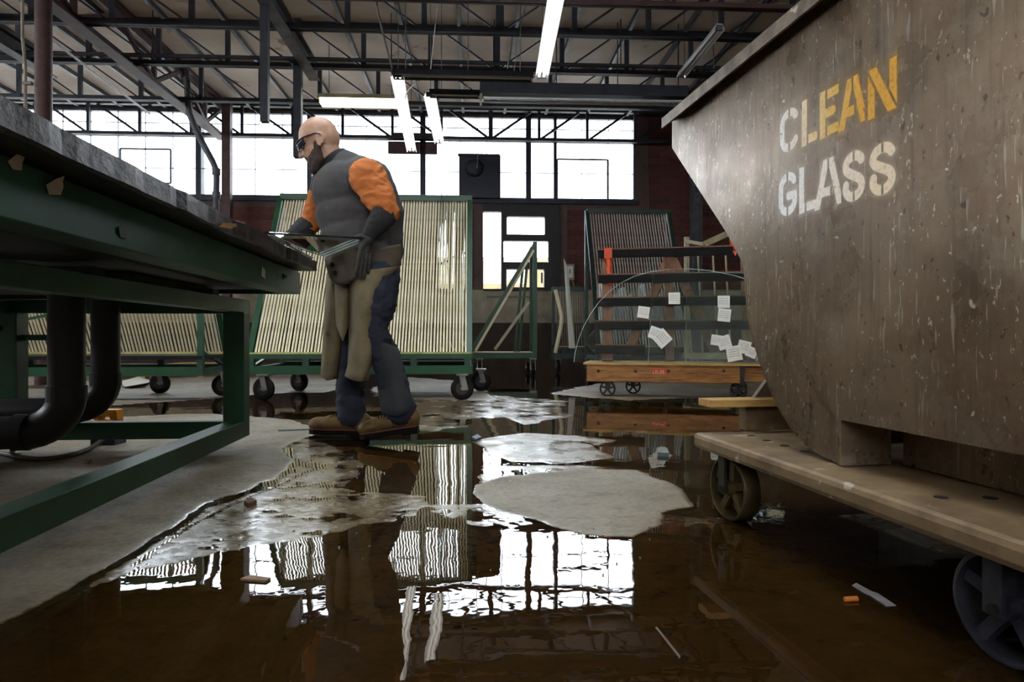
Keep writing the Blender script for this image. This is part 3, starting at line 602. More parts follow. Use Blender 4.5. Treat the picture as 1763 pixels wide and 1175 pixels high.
# black ducts below the bench
DUCT = pm('black_plastic_duct', rgb(34,32,33), rgb(22,21,22), 6, .45)
def duct(label, px, py_top, Yd, rpx, zc, xl):
    c = P(px, 600, Yd); r = rpx/FPX*Yd; R_ = r*2.1; pts = [(c[0], c[1], zT0-.13), (c[0], c[1], zc+R_)]
    el = [(c[0]-R_+R_*math.cos(t), c[1]-.04*(1-math.cos(t)), zc+R_-R_*math.sin(t)) for t in np.linspace(0, math.pi/2, 10)]
    d = thing('duct', label, 'duct', W0, (c[0], c[1], zc))
    MB().tube([(c[0], c[1], .745), (c[0], c[1], zc+R_+.04)], r, 24).build('drop_pipe', DUCT, d)
    MB().tube(el, r*1.05, 24).build('elbow', DUCT, d)
    e = el[-1]; MB().tube([(e[0]+.02, e[1], e[2]), (e[0]-xl, e[1]-.10*xl, e[2]-.02*xl)], r*.98, 24).build('side_pipe', DUCT, d)
    MB().lathe((c[0], c[1], zc+R_-.02), (0,0,1), [(r*1.0,0),(r*1.09,0),(r*1.09,.06),(r*1.0,.06)], 24, False).build('coupling', DUCT, d)
    f = Vector(el[-1]); MB().lathe(f+Vector((.02,0,0)), (-1,-.1,0), [(r,0),(r*1.09,0),(r*1.09,.05),(r,.05)], 24, False).build('coupling', DUCT, d)
duct('black bent duct under the bench, the front and thicker one', 115, 520, 2.6, 28.5, P(60,742,2.6)[2], 1.4)
duct('black bent duct under the bench, the one behind', 182, 520, 3.12, 22.5, P(60,704,3.12)[2], 1.7)
a, b = P(0,524,2.9), P(206,487,2.9)
pl = thing('dust_plenum', 'black box under the bench that both ducts drop from', 'box', TB, TB.local((a[0],2.9,.74)))
p0 = TB.local(P(20, 520, 3.0)); p1 = TB.local(P(205, 520, 2.6))
MB().box((XF+.12, p0[1]-.62, .735), (p1[0]+.12, p0[1]+.2, zA0+.015)).build('casing', STEEL_DK, pl)
for k in range(3): MB().box((XF+.2+k*.25, p0[1]-.625, .74), (XF+.23+k*.25, p0[1]-.62, .77)).build('rib', RUBBER, pl)

# yellow and blue tool on the floor under the bench
YEL = pm('yellow_plastic', rgb(226,150,44), rgb(196,120,30), 5, .4); BLU = pm('navy_plastic', rgb(38,44,84), rgb(24,28,56), 5, .4)
q = G(186, 766); X, Y = q[0], q[1]; s = Y/FPX
tool = thing('sump_pump', 'small yellow and navy pump on the floor below the bench', 'pump', W0, (X, Y, 0))
MB().box((X-21*s, Y-.05, 0), (X+21*s, Y+.06, 26*s)).build('base', BLU, tool, bevel=.006)
MB().box((X-17*s, Y-.04, 26*s), (X+18*s, Y+.05, 44*s)).build('body', YEL, tool, bevel=.006)
zt = 61*s
MB().prism([(X-20*s,Y-.03,44*s),(X-10*s,Y-.03,44*s),(X-9*s,Y-.03,50*s),(X+8*s,Y-.03,50*s),(X+9*s,Y-.03,44*s),(X+22*s,Y-.03,44*s),(X+20*s,Y-.03,zt),(X-12*s,Y-.03,zt),(X-22*s,Y-.03,50*s)], (0,.06,0)).build('handle', YEL, tool, bevel=.004)
HOSE = pm('brown_hose', rgb(96,84,62), rgb(70,60,46), 10, .5)
pts = [P(178,757,Y-.06)]+[G(a,b)[:2]+(.014,) for a,b in ((150,780),(110,792),(60,796),(0,786),(-80,770))]
hz = MB(); from_pts = pts
def smooth_path(pts, n=6):
    pts = [Vector(p) for p in pts]; out = []
    for i in range(len(pts)-1):
        p0, p1, p2, p3 = pts[max(i-1,0)], pts[i], pts[i+1], pts[min(i+2,len(pts)-1)]
        for k in range(n):
            t = k/n; out.append(.5*((2*p1)+(p2-p0)*t+(2*p0-5*p1+4*p2-p3)*t*t+(3*p1-p0-3*p2+p3)*t*t*t))
    return out+[pts[-1]]
hz.tube(smooth_path(pts), .011, 10).build('hose', HOSE, None, W0, pts[1], label='brown hose lying from the yellow pump away under the bench', cat='hose')

# ------------------------------------------------------------------ the big hopper on its truck
xb = 1.02*BN.c
def bs(px, py, dx=0): return BN.hit(px, py, x=xb+dx)
BIN = None
def bin_steel():
    m = bpy.data.materials.new('scratched_bin_steel'); m.use_nodes = True; N = m.node_tree.nodes; L = m.node_tree.links; b = N['Principled BSDF']
    tc = N.new('ShaderNodeTexCoord')
    def noise(sc, st, det=6, rg=.6):
        mp = N.new('ShaderNodeMapping'); mp.inputs['Scale'].default_value = st; L.new(tc.outputs['Object'], mp.inputs[0])
        n = N.new('ShaderNodeTexNoise'); n.inputs['Scale'].default_value = sc; n.inputs['Detail'].default_value = det; n.inputs['Roughness'].default_value = rg; L.new(mp.outputs[0], n.inputs['Vector']); return n.outputs['Fac']
    def ramp(src, p0, c0, p1, c1):
        r = N.new('ShaderNodeValToRGB'); r.color_ramp.elements[0].position = p0; r.color_ramp.elements[1].position = p1
        r.color_ramp.elements[0].color = (*c0,1); r.color_ramp.elements[1].color = (*c1,1); L.new(src, r.inputs[0]); return r.outputs[0]
    def mix(fac, a, c):
        x = N.new('ShaderNodeMix'); x.data_type = 'RGBA'; L.new(fac, x.inputs[0]); L.new(a, x.inputs[6])
        if isinstance(c, tuple): x.inputs[7].default_value = (*c,1)
        else: L.new(c, x.inputs[7])
        return x.outputs[2]
    bk, wt = (0,0,0), (1,1,1)
    base = ramp(noise(2.2,(1,1,1),8), .35, rgb(136,116,94), .68, rgb(96,76,56))
    base = mix(ramp(noise(5,(1,9,.7),5), .5, bk, .78, (.65,.65,.65)), base, rgb(70,58,50))      # vertical rain streaks
    base = mix(ramp(noise(9,(1,1,1),6,.7), .52, bk, .80, (.7,.7,.7)), base, rgb(150,138,118))    # pale smears
    base = mix(ramp(noise(3.4,(1,1,2),6,.7), .50, bk, .82, (.75,.75,.75)), base, rgb(112,72,52))    # rust blooms
    ch = ramp(noise(30,(1,1,1),2), .715, bk, .74, wt); base = mix(ch, base, rgb(196,184,160))     # chips
    base = mix(ramp(noise(85,(1,1,.6),2), .66, bk, .70, (.8,.8,.8)), base, rgb(184,172,152))
    base = mix(ramp(noise(40,(1,1,.7),3), .64, bk, .70, (.8,.8,.8)), base, rgb(58,46,38))
    mp = N.new('ShaderNodeMapping'); mp.inputs['Rotation'].default_value = (.5,0,0); mp.inputs['Scale'].default_value = (1,34,3); L.new(tc.outputs['Object'], mp.inputs[0])
    n = N.new('ShaderNodeTexNoise'); n.inputs['Scale'].default_value = 3; n.inputs['Detail'].default_value = 2; L.new(mp.outputs[0], n.inputs['Vector'])
    sc = ramp(n.outputs['Fac'], .66, bk, .70, (.55,.55,.55)); base = mix(sc, base, rgb(178,166,150))
    L.new(base, b.inputs['Base Color']); b.inputs['Metallic'].default_value = .5
    rr = N.new('ShaderNodeMapRange'); rr.inputs[1].default_value=.3; rr.inputs[2].default_value=.7; rr.inputs[3].default_value = .22; rr.inputs[4].default_value = .42
    L.new(noise(6,(1,1,1)), rr.inputs[0]); L.new(rr.outputs[0], b.inputs['Roughness'])
    bp = N.new('ShaderNodeBump'); bp.inputs['Strength'].default_value = .35; bp.inputs['Distance'].default_value = .0025
    L.new(noise(22,(1,1,.6),6,.7), bp.inputs['Height']); L.new(bp.outputs[0], b.inputs['Normal'])
    return m
BINS = bin_steel()
hop = thing('glass_hopper', 'big brown steel tipping hopper stencilled CLEAN GLASS on a wheeled truck', 'hopper', BN, (xb+.5, 1.2, 0))
zR = 1.384; yE = .45; TH = .007; WID = 1.15
nose = [bs(1157,207), bs(1157,255), bs(1250,400), bs(1272,441)]
bot1, bot2 = bs(1440,722), bs(1763,790); zb_ = bot1[2]
side = [(xb, nose[0][1], zR)] + nose[1:] + [bot1, (xb, yE, zb_), (xb, yE, zR)]
MB().prism(side, (TH,0,0)).build('side_plate', BINS, hop)
MB().prism([(x+WID, y, z) for x,y,z in side], (TH,0,0)).build('side_plate', BINS, hop)
arc_px = [(1272,441),(1275,480),(1280,540),(1288,582),(1300,622),(1314,662),(1331,700),(1350,731),(1372,760),(1398,781),(1420,792),(1437,800)]
arc = smooth_path([bs(*p) for p in arc_px], 3)
rock = [tuple(p) for p in arc] + [bs(1440,722)]
dxr = TH+.001
rk = [(p[0]+.012, p[1], p[2]) for p in rock]
MB().prism(rk, (.012,0,0)).build('rocker_plate', BINS, hop)
MB().prism([(x+WID-.03, y, z) for x,y,z in rk], (.012,0,0)).build('rocker_plate', BINS, hop)
# hollow shell between the sides, following the profile
prof = [nose[0], nose[1], nose[2], nose[3]] + [tuple(p) for p in arc[3:26]] + [(xb, arc[26].y, zb_+.03), (xb, yE, zb_+.03), (xb, yE, zR)]
m = MB(); inner = []
for p in prof: m_ = p
for i in range(len(prof)-1):
    (x0,y0,z0),(x1,y1,z1) = prof[i], prof[i+1]; a = xb+.012; b = xb+WID-.003
    m.add([(a,y0-.004,z0),(b,y0-.004,z0),(b,y1-.004,z1),(a,y1-.004,z1)], [(0,1,2,3)], True)
sh = m.build('shell_plate', BINS, hop); sd = sh.modifiers.new('thick', 'SOLIDIFY'); sd.thickness = .006
# rim angle iron round the top
RIMM = pm('worn_rim_iron', rgb(136,122,104), rgb(82,68,56), 14, .45, .4, .4, specks=(rgb(186,176,160), 22, .66))
def rim(a, b, out):
    m = MB(); return m
lip = .04; y0r, y1r = nose[0][1]+.006, yE
rm_ = MB(); rm_.box((xb-lip, y1r, zR), (xb+.012, y0r, zR+.008)).box((xb-lip, y1r, zR-.030), (xb-lip+.008, y0r, zR)); rm_.build('rim_lip', RIMM, hop)
rm_ = MB(); rm_.box((xb+WID-.012, y1r, zR), (xb+WID+lip, y0r, zR+.008)).box((xb+WID+lip-.008, y1r, zR-.03), (xb+WID+lip, y0r, zR)); rm_.build('rim_lip', RIMM, hop)
MB().box((xb, y0r-.04, zR), (xb+WID, y0r, zR+.008)).build('rim_lip', RIMM, hop)
# block between rocker and truck, and the frame under the body
a = bs(1440,722); b = bs(1437,800); zdk = b[2]
MB().box((xb+.004, a[1]-.012, zdk), (xb+.135, a[1], zb_)).build('stop_block', BINS, hop)
MB().box((xb+.16, yE, zdk), (xb+.19, a[1]-.02, zb_)).box((xb+.19, yE, zb_-.02), (xb+WID-.1, a[1], zb_)).build('body_sill', BINS, hop)
# the truck: flanged deck on iron wheels
dx0 = .92*BN.c; yd = BN.hit(1192,742,x=dx0)[1]; DK0, DK1 = zdk-.052, zdk-.004
DECK = pm('scuffed_deck_steel', rgb(150,126,92), rgb(98,78,54), 8, .55, .1, .3, specks=(rgb(180,166,148), 18, .66))
MB().box((dx0, -.2, DK0), (dx0+.42, yd, DK1)).build('deck_channel', DECK, hop, bevel=.014)
MB().box((dx0+.85, -.2, DK0), (dx0+1.27, yd, DK1)).build('deck_channel', DECK, hop, bevel=.014)
MB().box((dx0+.42, yd-.5, DK0), (dx0+.85, yd-.06, DK1-.005)).box((dx0+.42, .2, DK0), (dx0+.85, .6, DK1-.005)).build('deck_cross_channel', DECK, hop)
HOLE = pm('hole_black', rgb(14,12,11), rgb(10,9,8), 5, .9, 0, 0)
for px, py in ((1268,743),(1293,751),(1320,759),(1351,768),(1386,778),(1620,857),(1705,858)):
    q = BN.hit(px, py, z=DK1); MB().lathe((q[0], q[1], DK1-.002), (0,0,1), [(.013,0),(.013,.003),(0,.003)], 14, False).build('bolt_hole', HOLE, hop)
# pedestal behind the rocker and the things on it
def bz(px, py, x): return BN.hit(px, py, x=x)
p0 = BN.hit(1272, 738, z=DK1); zped = BN.hit(1272, 697, y=p0[1])[2]
MB().box((p0[0], p0[1]-.05, DK1), (p0[0]+.5, p0[1]+.0, zped)).build('pedestal_plate', DECK, hop)
MB().prism([(p0[0]+.03, p0[1]-.03, zped+.028), (p0[0]+.075, p0[1]-.03, zped+.085), (p0[0]+.30, p0[1]-.03, zped+.085), (p0[0]+.34, p0[1]-.03, zped+.028)], (0,-.02,0)).build('tilt_catch', RUST, hop)
WHEEL = pm('iron_wheel', rgb(96,82,48), rgb(54,46,30), 9, .42, .35, .2)
WHEEL2 = pm('grey_iron_wheel', rgb(92,92,104), rgb(52,52,60), 9, .38, .4, .2)
def spoked(o, axis_x, R, wdt, mt, hubm, spokes, parent, yaw=0.0, rimw=None, name='wheel'):
    """cast wheel standing at o (centre), axis along local x turned by yaw"""
    m = MB(); c, s_ = math.cos(yaw), math.sin(yaw); ax = Vector((c, s_, 0)); dr = Vector((-s_, c, 0)); up = Vector((0,0,1)); o = Vector(o); rw = rimw or R*.16
    m.lathe(o-ax*(wdt/2), ax, [(R-rw,0),(R-.004,0),(R,.004),(R,wdt-.004),(R-.004,wdt),(R-rw,wdt),(R-rw,0)], 40)
    m.lathe(o-ax*(wdt*.6), ax, [(0,0),(R*.22,0),(R*.22,wdt*1.2),(0,wdt*1.2)], 18, False)
    for k in range(spokes):
        t = 2*math.pi*k/spokes+.35; d = dr*math.cos(t)+up*math.sin(t); m.bar(o+d*R*.15, o+d*(R-rw*.6), R*.24, wdt*.4, ax)
    wo = m.build(name, mt, parent)
    MB().lathe(o-ax*(wdt*.95), ax, [(0,0),(R*.1,0),(R*.1,wdt*1.9),(0,wdt*1.9)], 10, False).build('axle', hubm, wo)
    return wo
for px, py, mt, yaw in ((1250,895,WHEEL,.10), (1722,1143,WHEEL2,.12)):
    q = BN.hit(px, py, z=.0); R = (DK0-.004)/2; o = (q[0]+.028, q[1], R-.002)
    spoked(o, 0, R, .056, mt, IRON, 5, hop, yaw, R*.1)
    for sx in (-1,1): MB().box((o[0]+sx*.040-.004, o[1]-.02, R-.015), (o[0]+sx*.040+.004, o[1]+.02, DK0)).build('fork', IRON if mt is WHEEL else WHEEL2, hop)
for q in ((1.9, 2.0), (1.9, 1.0)):
    R = (DK0-.004)/2; o = (q[0], q[1], R-.002); spoked(o, 0, R, .056, WHEEL, IRON, 5, hop, .1, R*.1)
    for sx in (-1,1): MB().box((o[0]+sx*.040-.004, o[1]-.02, R-.015), (o[0]+sx*.040+.004, o[1]+.02, DK0)).build('fork', IRON, hop)
# stencilled words, sprayed on: a fine skin over the plate whose paint follows the stencil outlines
def arcpts(cx, cz, rx, rz, a0, a1, n=14): return [(cx+rx*math.cos(math.radians(a0+(a1-a0)*i/n)), cz+rz*math.sin(math.radians(a0+(a1-a0)*i/n))) for i in range(n+1)]
LET = {
 'C': ([arcpts(.5,.66,.37,.22,28,180)+arcpts(.5,.34,.37,.22,180,332)], [(.46,.0,.54,.24),(.46,.78,.54,1.0)]),
 'G': ([arcpts(.5,.66,.37,.22,28,180)+arcpts(.5,.34,.37,.22,180,360)+[(.87,.45)], [(.55,.45),(.87,.45)]], [(.44,.0,.52,.24),(.44,.78,.52,1.0)]),
 'L': ([[(.2,.0),(.2,1.0)], [(.2,.12),(.88,.12)]], [(.36,-.1,.44,.3)]),
 'E': ([[(.2,0),(.2,1.0)], [(.2,.12),(.95,.12)], [(.2,.5),(.72,.5)], [(.2,.88),(.95,.88)]], [(.36,-.1,.43,.3),(.36,.75,.43,1.1)]),
 'A': ([[(.02,0),(.42,1.0)], [(.98,0),(.58,1.0)], [(.28,.33),(.56,.33)]], [(.47,.52,.53,1.1),(.58,.1,.66,.52)]),
 'N': ([[(.13,0),(.13,.86)], [(.16,1.0),(.84,0)], [(.87,.14),(.87,1.0)]], None),
 'S': ([arcpts(.5,.72,.34,.17,20,235)+arcpts(.5,.28,.34,.19,60,-200)], [(.47,.8,.54,1.0),(.47,.0,.54,.2)]),
}
def seg_d(x, z, pts):
    d = np.full(x.shape, 9.)
    for (ax,az),(bx,bz_) in zip(pts[:-1], pts[1:]):
        ex, ez = bx-ax, bz_-az; t = np.clip(((x-ax)*ex+(z-az)*ez)/(ex*ex+ez*ez+1e-9), 0, 1); d = np.minimum(d, np.hypot(x-ax-t*ex, z-az-t*ez))
    return d
def stencil():
    rowsL = [('CLEAN', [(1343,1376,195,272),(1380,1407,178,257),(1410,1444,155,245),(1448,1489,128,224),(1494,1545,100,188)]), ('GLASS', [(1341,1373,302,378),(1374,1408,297,370),(1406,1448,280,368),(1450,1491,256,350),(1496,1544,236,332)])]
    A = bs(1325,150); B = bs(1572,150); z0, z1 = .80, 1.215; ny, nz = 420, 330
    ys = np.linspace(A[1], B[1], ny); zs = np.linspace(z0, z1, nz); Yg, Zg = np.meshgrid(ys, zs); best = np.full(Yg.shape, .2)
    for word, boxes in rowsL:
        for ch_, (l, r, t, b_) in zip(word, boxes):
            pl, pr = bs(l, t), bs(r, b_)
            mid = (l+r)/2; yl, yr = pl[1], pr[1]
            sl = {'CLEAN':-.062,'GLASS':-.05}[word]
            cpx = (l+r)/2; zt_ = bs(cpx, {'CLEAN':1,'GLASS':1}[word]*( t + 0 ))[2]; 
            zc_t = np.interp(cpx, [1343,1545], {'CLEAN':[bs(1343,193)[2], bs(1545,97)[2]],'GLASS':[bs(1341,300)[2], bs(1544,238)[2]]}[word])
            zc_b = np.interp(cpx, [1343,1545], {'CLEAN':[bs(1343,270)[2], bs(1545,187)[2]],'GLASS':[bs(1341,378)[2], bs(1544,330)[2]]}[word])
            W_, H_ = yl-yr, zc_t-zc_b
            lx = (yl-Yg)/W_; lz = (Zg-zc_b)/H_
            strokes, gaps = LET[ch_]; hw = .0118
            for si, st in enumerate(strokes):
                d = seg_d(lx*W_, lz*H_, [(p[0]*W_, p[1]*H_) for p in st])-hw
                flat = ch_ in 'LEAN'
                if flat: d = np.maximum(d, np.maximum(-(lz*H_)+.0, lz*H_-H_)); d = np.maximum(d, lx*W_-W_*1.02)
                if ch_ == 'N':
                    if si != 1: dd = np.abs(seg_d(lx*W_, lz*H_, [(p[0]*W_, p[1]*H_) for p in strokes[1]])); d = np.maximum(d, -(dd-hw-.0045))
                if gaps:
                    for (g0,h0,g1,h1) in gaps:
                        gx = np.maximum(np.maximum(g0-lx, lx-g1)*W_, np.maximum(h0-lz, lz-h1)*H_); d = np.maximum(d, -(gx))
                best = np.minimum(best, d)
    core = np.clip((.0012-best)/.0028, 0, 1); halo = .30*np.exp(-np.clip(best,0,None)/.0065)
    paint = np.maximum(core, halo)
    tone = np.clip((A[1]-.06-Yg)/.36, 0, 1)*np.clip((Zg-.985)/.02, 0, 1) + .28*np.clip((A[1]-.1-Yg)/.35,0,1)*np.clip((1.0-Zg)/.02,0,1)
    vs = np.stack([np.full(Yg.shape, xb-.0006), Yg, Zg], -1).reshape(-1,3); i = (np.arange(nz-1)[:,None]*ny+np.arange(ny-1)[None,:]).reshape(-1)
    keep = paint.reshape(-1); kq = (keep[i]+keep[i+1]+keep[i+ny]+keep[i+ny+1]) > .02; i = i[kq]
    F = np.stack([i, i+ny, i+ny+1, i+1], -1); used, inv = np.unique(F.reshape(-1), return_inverse=True)
    base = META[hop][1]; V = vs[used]-np.array(base); F = inv.reshape(-1,4)
    me = bpy.data.meshes.new('stencil_lettering'); me.from_pydata(V.tolist(), [], F.tolist())
    for nm, arr in (('paint', keep[used]), ('tone', tone.reshape(-1)[used])): at = me.attributes.new(nm, 'FLOAT', 'POINT'); at.data.foreach_set('value', arr.astype(np.float32))
    me.update(); m = bpy.data.materials.new('sprayed_stencil_paint'); m.use_nodes = True; N = m.node_tree.nodes; L = m.node_tree.links; b = N['Principled BSDF']; o_ = N['Material Output']
    t = N.new('ShaderNodeAttribute'); t.attribute_name = 'tone'; p = N.new('ShaderNodeAttribute'); p.attribute_name = 'paint'
    r = N.new('ShaderNodeValToRGB'); e = r.color_ramp.elements; e[0].position = 0; e[0].color = (*rgb(250,246,240),1); e[1].position = 1; e[1].color = (*rgb(228,166,40),1)
    x = e.new(.35); x.color = (*rgb(244,216,172),1); x = e.new(.65); x.color = (*rgb(232,184,84),1); L.new(t.outputs['Fac'], r.inputs[0]); L.new(r.outputs[0], b.inputs['Base Color']); b.inputs['Roughness'].default_value = .6
    tc = N.new('ShaderNodeTexCoord'); n = N.new('ShaderNodeTexNoise'); n.inputs['Scale'].default_value = 90; n.inputs['Detail'].default_value = 4; L.new(tc.outputs['Object'], n.inputs['Vector'])
    n2 = N.new('ShaderNodeTexNoise'); n2.inputs['Scale'].default_value = 26; n2.inputs['Detail'].default_value = 5; L.new(tc.outputs['Object'], n2.inputs['Vector'])
    g = N.new('ShaderNodeMapRange'); g.inputs[1].default_value = .68; g.inputs[2].default_value = .74; g.inputs[3].default_value = 1; g.inputs[4].default_value = .2; L.new(n2.outputs['Fac'], g.inputs[0])
    g2 = N.new('ShaderNodeMapRange'); g2.inputs[1].default_value = .3; g2.inputs[2].default_value = .5; g2.inputs[3].default_value = .72; g2.inputs[4].default_value = 1.0; L.new(n.outputs['Fac'], g2.inputs[0])
    q = N.new('ShaderNodeMath'); q.operation = 'MULTIPLY'; L.new(g.outputs[0], q.inputs[0]); L.new(g2.outputs[0], q.inputs[1])
    q2 = N.new('ShaderNodeMath'); q2.operation = 'MULTIPLY'; L.new(q.outputs[0], q2.inputs[0]); L.new(p.outputs['Fac'], q2.inputs[1])
    tr = N.new('ShaderNodeBsdfTransparent'); mx = N.new('ShaderNodeMixShader'); L.new(q2.outputs[0], mx.inputs[0]); L.new(tr.outputs[0], mx.inputs[1]); L.new(b.outputs[0], mx.inputs[2]); L.new(mx.outputs[0], o_.inputs[0])
    me.materials.append(m); o = bpy.data.objects.new('stencil_lettering', me); COL.objects.link(o); o.parent = hop; META[o] = META[hop]; o['label'] = 'white to yellow sprayed stencil words CLEAN GLASS'
stencil()
# short plank lying across the pedestal
a, b = BN.hit(1209, 697, z=zped+.014), BN.hit(1330, 697, z=zped+.014)
a = BN.hit(1209, 690, y=p0[1]-.03); b = BN.hit(1330, 690, y=p0[1]-.03)
MB().box((a[0], p0[1]-.09, zped+.001), (b[0]+.12, p0[1]+.0, zped+.025)).build('plank', WOOD_RAW, None, BN, (b[0], p0[1]-.045, zped+.001), bevel=.002, label='short yellow plank sticking out from behind the big hopper', cat='plank')
# ------------------------------------------------------------------ glass racks on castors
def castor(parent, x, y, ztop, R=.10, yaw=0.0, wm=RUBBER):
    c, s_ = math.cos(yaw), math.sin(yaw); ax = Vector((c, s_, 0)); o = Vector((x, y, R)); m = MB(); w_ = .042
    m.box((x-.05, y-.05, ztop-.012), (x+.05, y+.05, ztop))
    for s in (-1,1):
        p = o+ax*(s*.032); m.bar((p.x, p.y, ztop-.01), (p.x-s_*-.03, p.y+c*-.03, R-.012), .05, .005, ax)
    f = m.build('castor_fork', ZINC, parent)
    MB().lathe(o-ax*(w_/2), ax, [(R*.55,0),(R-.008,0),(R,.008),(R,w_-.008),(R-.008,w_),(R*.55,w_),(R*.55,0)], 28).build('wheel', wm, f)
    MB().lathe(o-ax*(w_*.42), ax, [(0,0),(R*.6,0),(R*.6,w_*.84),(0,w_*.84)], 20, False).build('wheel_hub', IRON, f)
    MB().lathe(o-ax*.042, ax, [(0,0),(.011,0),(.011,.084),(0,.084)], 8, False).build('axle', ZINC, f)
    return f
def harp_rack(label, fr, x0, x1, yf, yb, zb, zt, nr, wheels, rr=.0095, green=GREEN, rod=CREAM, flip=False, sides=True, cut=None, back=True):
    """yf: front foot of the rods, yb: where they meet the top bar"""
    r = thing('glass_rack', label, 'glass rack', fr, ((x0+x1)/2, (yf+yb)/2, 0)); dy = 1 if yb > yf else -1
    yp = yb+dy*.06
    MB().box((x0-.03, yb-.03, zt), (x1+.03, yp+.02*dy, zt+.06)).build('top_bar', green, r)
    MB().box((x0-.03, min(yf,yp)-.04, zb-.05), (x1+.03, max(yf,yp)+.04, zb-.02)).build('deck', RUBBER, r)
    MB().box((x0-.02, yf-.05*dy, zb-.02), (x1+.02, yf+.03*dy, zb)).build('deck_strip', pm('cream_strip', rgb(206,196,120), rgb(150,150,92), 9, .6), r)
    MB().box((x0-.04, yf-.055*dy, zb-.055), (x1+.04, yf-.02*dy, zb-.012)).build('deck_rail', green, r)
    za = zb-.19
    MB().box((x0-.04, yf-.06*dy, za), (x1+.04, yf-.01*dy, za+.075)).build('lower_rail', green, r)
    MB().box((x0-.04, yp-.02*dy, za), (x1+.04, yp+.03*dy, za+.075)).build('lower_rail', green, r)
    for x in (x0, x1): MB().box((x-.04, min(yf,yp), za), (x+.01, max(yf,yp), za+.06)).build('end_rail', green, r)
    for x in np.linspace(x0, x1, 5): MB().box((x-.035, yf-.05*dy, za+.07), (x+.02, yf, zb-.05)).build('spacer', green, r)
    for x in ((x0-.03), (x1+.01)):
        if sides: MB().bar((x, yf, zb-.02), (x, yb, zt+.03), .035, .05, (1,0,0)).build('raking_post', green, r)
        if back: MB().box((x-.02, yp-.025, za), (x+.025, yp+.025, zt+.05)).build('back_post', green, r)
        MB().bar((x, yf, za+.05), (x, yp, zb+.02), .02, .03, (1,0,0)).build('end_brace', green, r)
    if back: MB().bar((x0, yp, zb+.1), (x1, yp, zt-.5), .02, .03, (0,1,0)).build('back_brace', green, r)
    for x, y, yaw in wheels: castor(r, x, y, za+.005, .10 if za > .2 else max(.06,(za-.03)/2+.03), yaw)
    L_ = math.hypot(yb-yf, zt-zb); t = math.atan2(yb-yf, zt-zb); mm = MB().tube([(0,0,0),(0,math.sin(t)*L_,math.cos(t)*L_)], rr, 6, True).mesh('rod', rod, (0,0,0))
    b_ = META[r][1]
    for i in range(nr):
        x = x0+.02+(x1-x0-.04)*i/(nr-1); o = bpy.data.objects.new('rod', mm); COL.objects.link(o); o.parent = r; o.location = (x-b_[0]+float(rng.normal(0,.0012)), yf-b_[1], zb-b_[2])
    return r
# rack A: centre
yf, yb = 6.05, 7.0
xa, xb1 = RM.hit(436,606,y=yf)[0], RM.hit(806,606,y=yf)[0]; zb = RM.hit(600,607,y=yf)[2]; zt = RM.hit(660,346,y=yb)[2]
wA = [(RM.hit(450,690,z=0)[0]+.02, yf-.08, 1.25), (RM.hit(796,688,z=0)[0], 5.92, 1.5), (RM.hit(521,672,z=0)[0], 6.95, 1.15), (RM.hit(818,676,z=0)[0]+.06, 6.85, 1.35)]
harp_rack('large green wheeled glass rack with cream rods behind the worker', RM, xa, xb1, yf, yb, zb, zt, 66, wA)
# rack B: left, seen below the bench, leaning the other way
yfB = 6.55; xB0, xB1 = RM.hit(-60,606,y=yfB)[0], RM.hit(388,606,y=yfB)[0]; zbB = RM.hit(300,606,y=yfB)[2]
wB = [(RM.hit(378,684,z=0)[0], 6.42, 1.75), (RM.hit(291,674,z=0)[0]+.03, 6.75, 1.45), (xB0+.2, 6.5, 1.3), (xB0+.3, 5.9, .1)]
harp_rack('green wheeled glass rack with cream rods seen below the bench', RM, xB0, xB1, yfB, yfB-.55, zbB, 1.48, 72, wB, sides=True, back=True)
# rack C: small triangular one
vC = 9.6; C1 = RM.hit(921,605,y=vC); C0 = RM.hit(826,605,y=vC); zt = RM.hit(921,417,y=vC)[2]; zc = C1[2]
rc = thing('triangle_rack', 'small empty green triangular rack on castors by the low window', 'glass rack', RM, ((C0[0]+C1[0])/2, vC, 0))
for k, y in enumerate((vC, vC+.55)):
    MB().box((C1[0]-.03, y-.03, zc-.05), (C1[0]+.03, y+.03, zt)).build('upright', GREEN, rc)
    MB().bar((C0[0]-.12, y, zc), (C1[0], y, zt-.02), .05, .05, (0,1,0)).build('raking_post', GREEN, rc)
    MB().bar((C0[0]-.06, y-.03, zc), (C1[0]-.02, y-.03, zt-.12), .03, .03, (0,1,0)).build('padded_face', CREAM, rc)
    MB().box((C0[0]-.14, y-.03, zc-.1), (C1[0]+.03, y+.03, zc-.02)).build('base_rail', GREEN, rc)
for px in (906, 899): q = RM.hit(px, 600, y=vC+.2); MB().bar((q[0]-.1, vC+.3, zc-.02), (q[0]+.02, vC+.25, zt-.25), .035, .035).build('inner_post', GREEN, rc)
q0, q1 = RM.hit(826,525,y=vC), RM.hit(912,512,y=vC); MB().bar((q0[0]+.1, vC-.02, q1[2]), (q1[0], vC-.02, q1[2]), .02, .02).build('tie_bar', GREEN, rc)
q0, q1 = RM.hit(852,602,y=vC-.05), RM.hit(911,520,y=vC-.05); MB().bar((q0[0], vC-.05, q0[2]), (q1[0], vC-.05, q1[2]), .04, .03, (0,1,0)).build('wooden_brace', pm('pale_brace', rgb(206,196,172), rgb(180,168,140), 8, .6), rc)
MB().box((C0[0]-.1, vC+.03, zc-.03), (C1[0]-.03, vC+.52, zc-.015)).build('deck', WOOD_RAW, rc)
for x, y in ((C1[0]-.03, vC), (C1[0]-.06, vC+.5), (C0[0], vC), (C0[0], vC+.5)): castor(rc, x, y, zc-.1, .085)
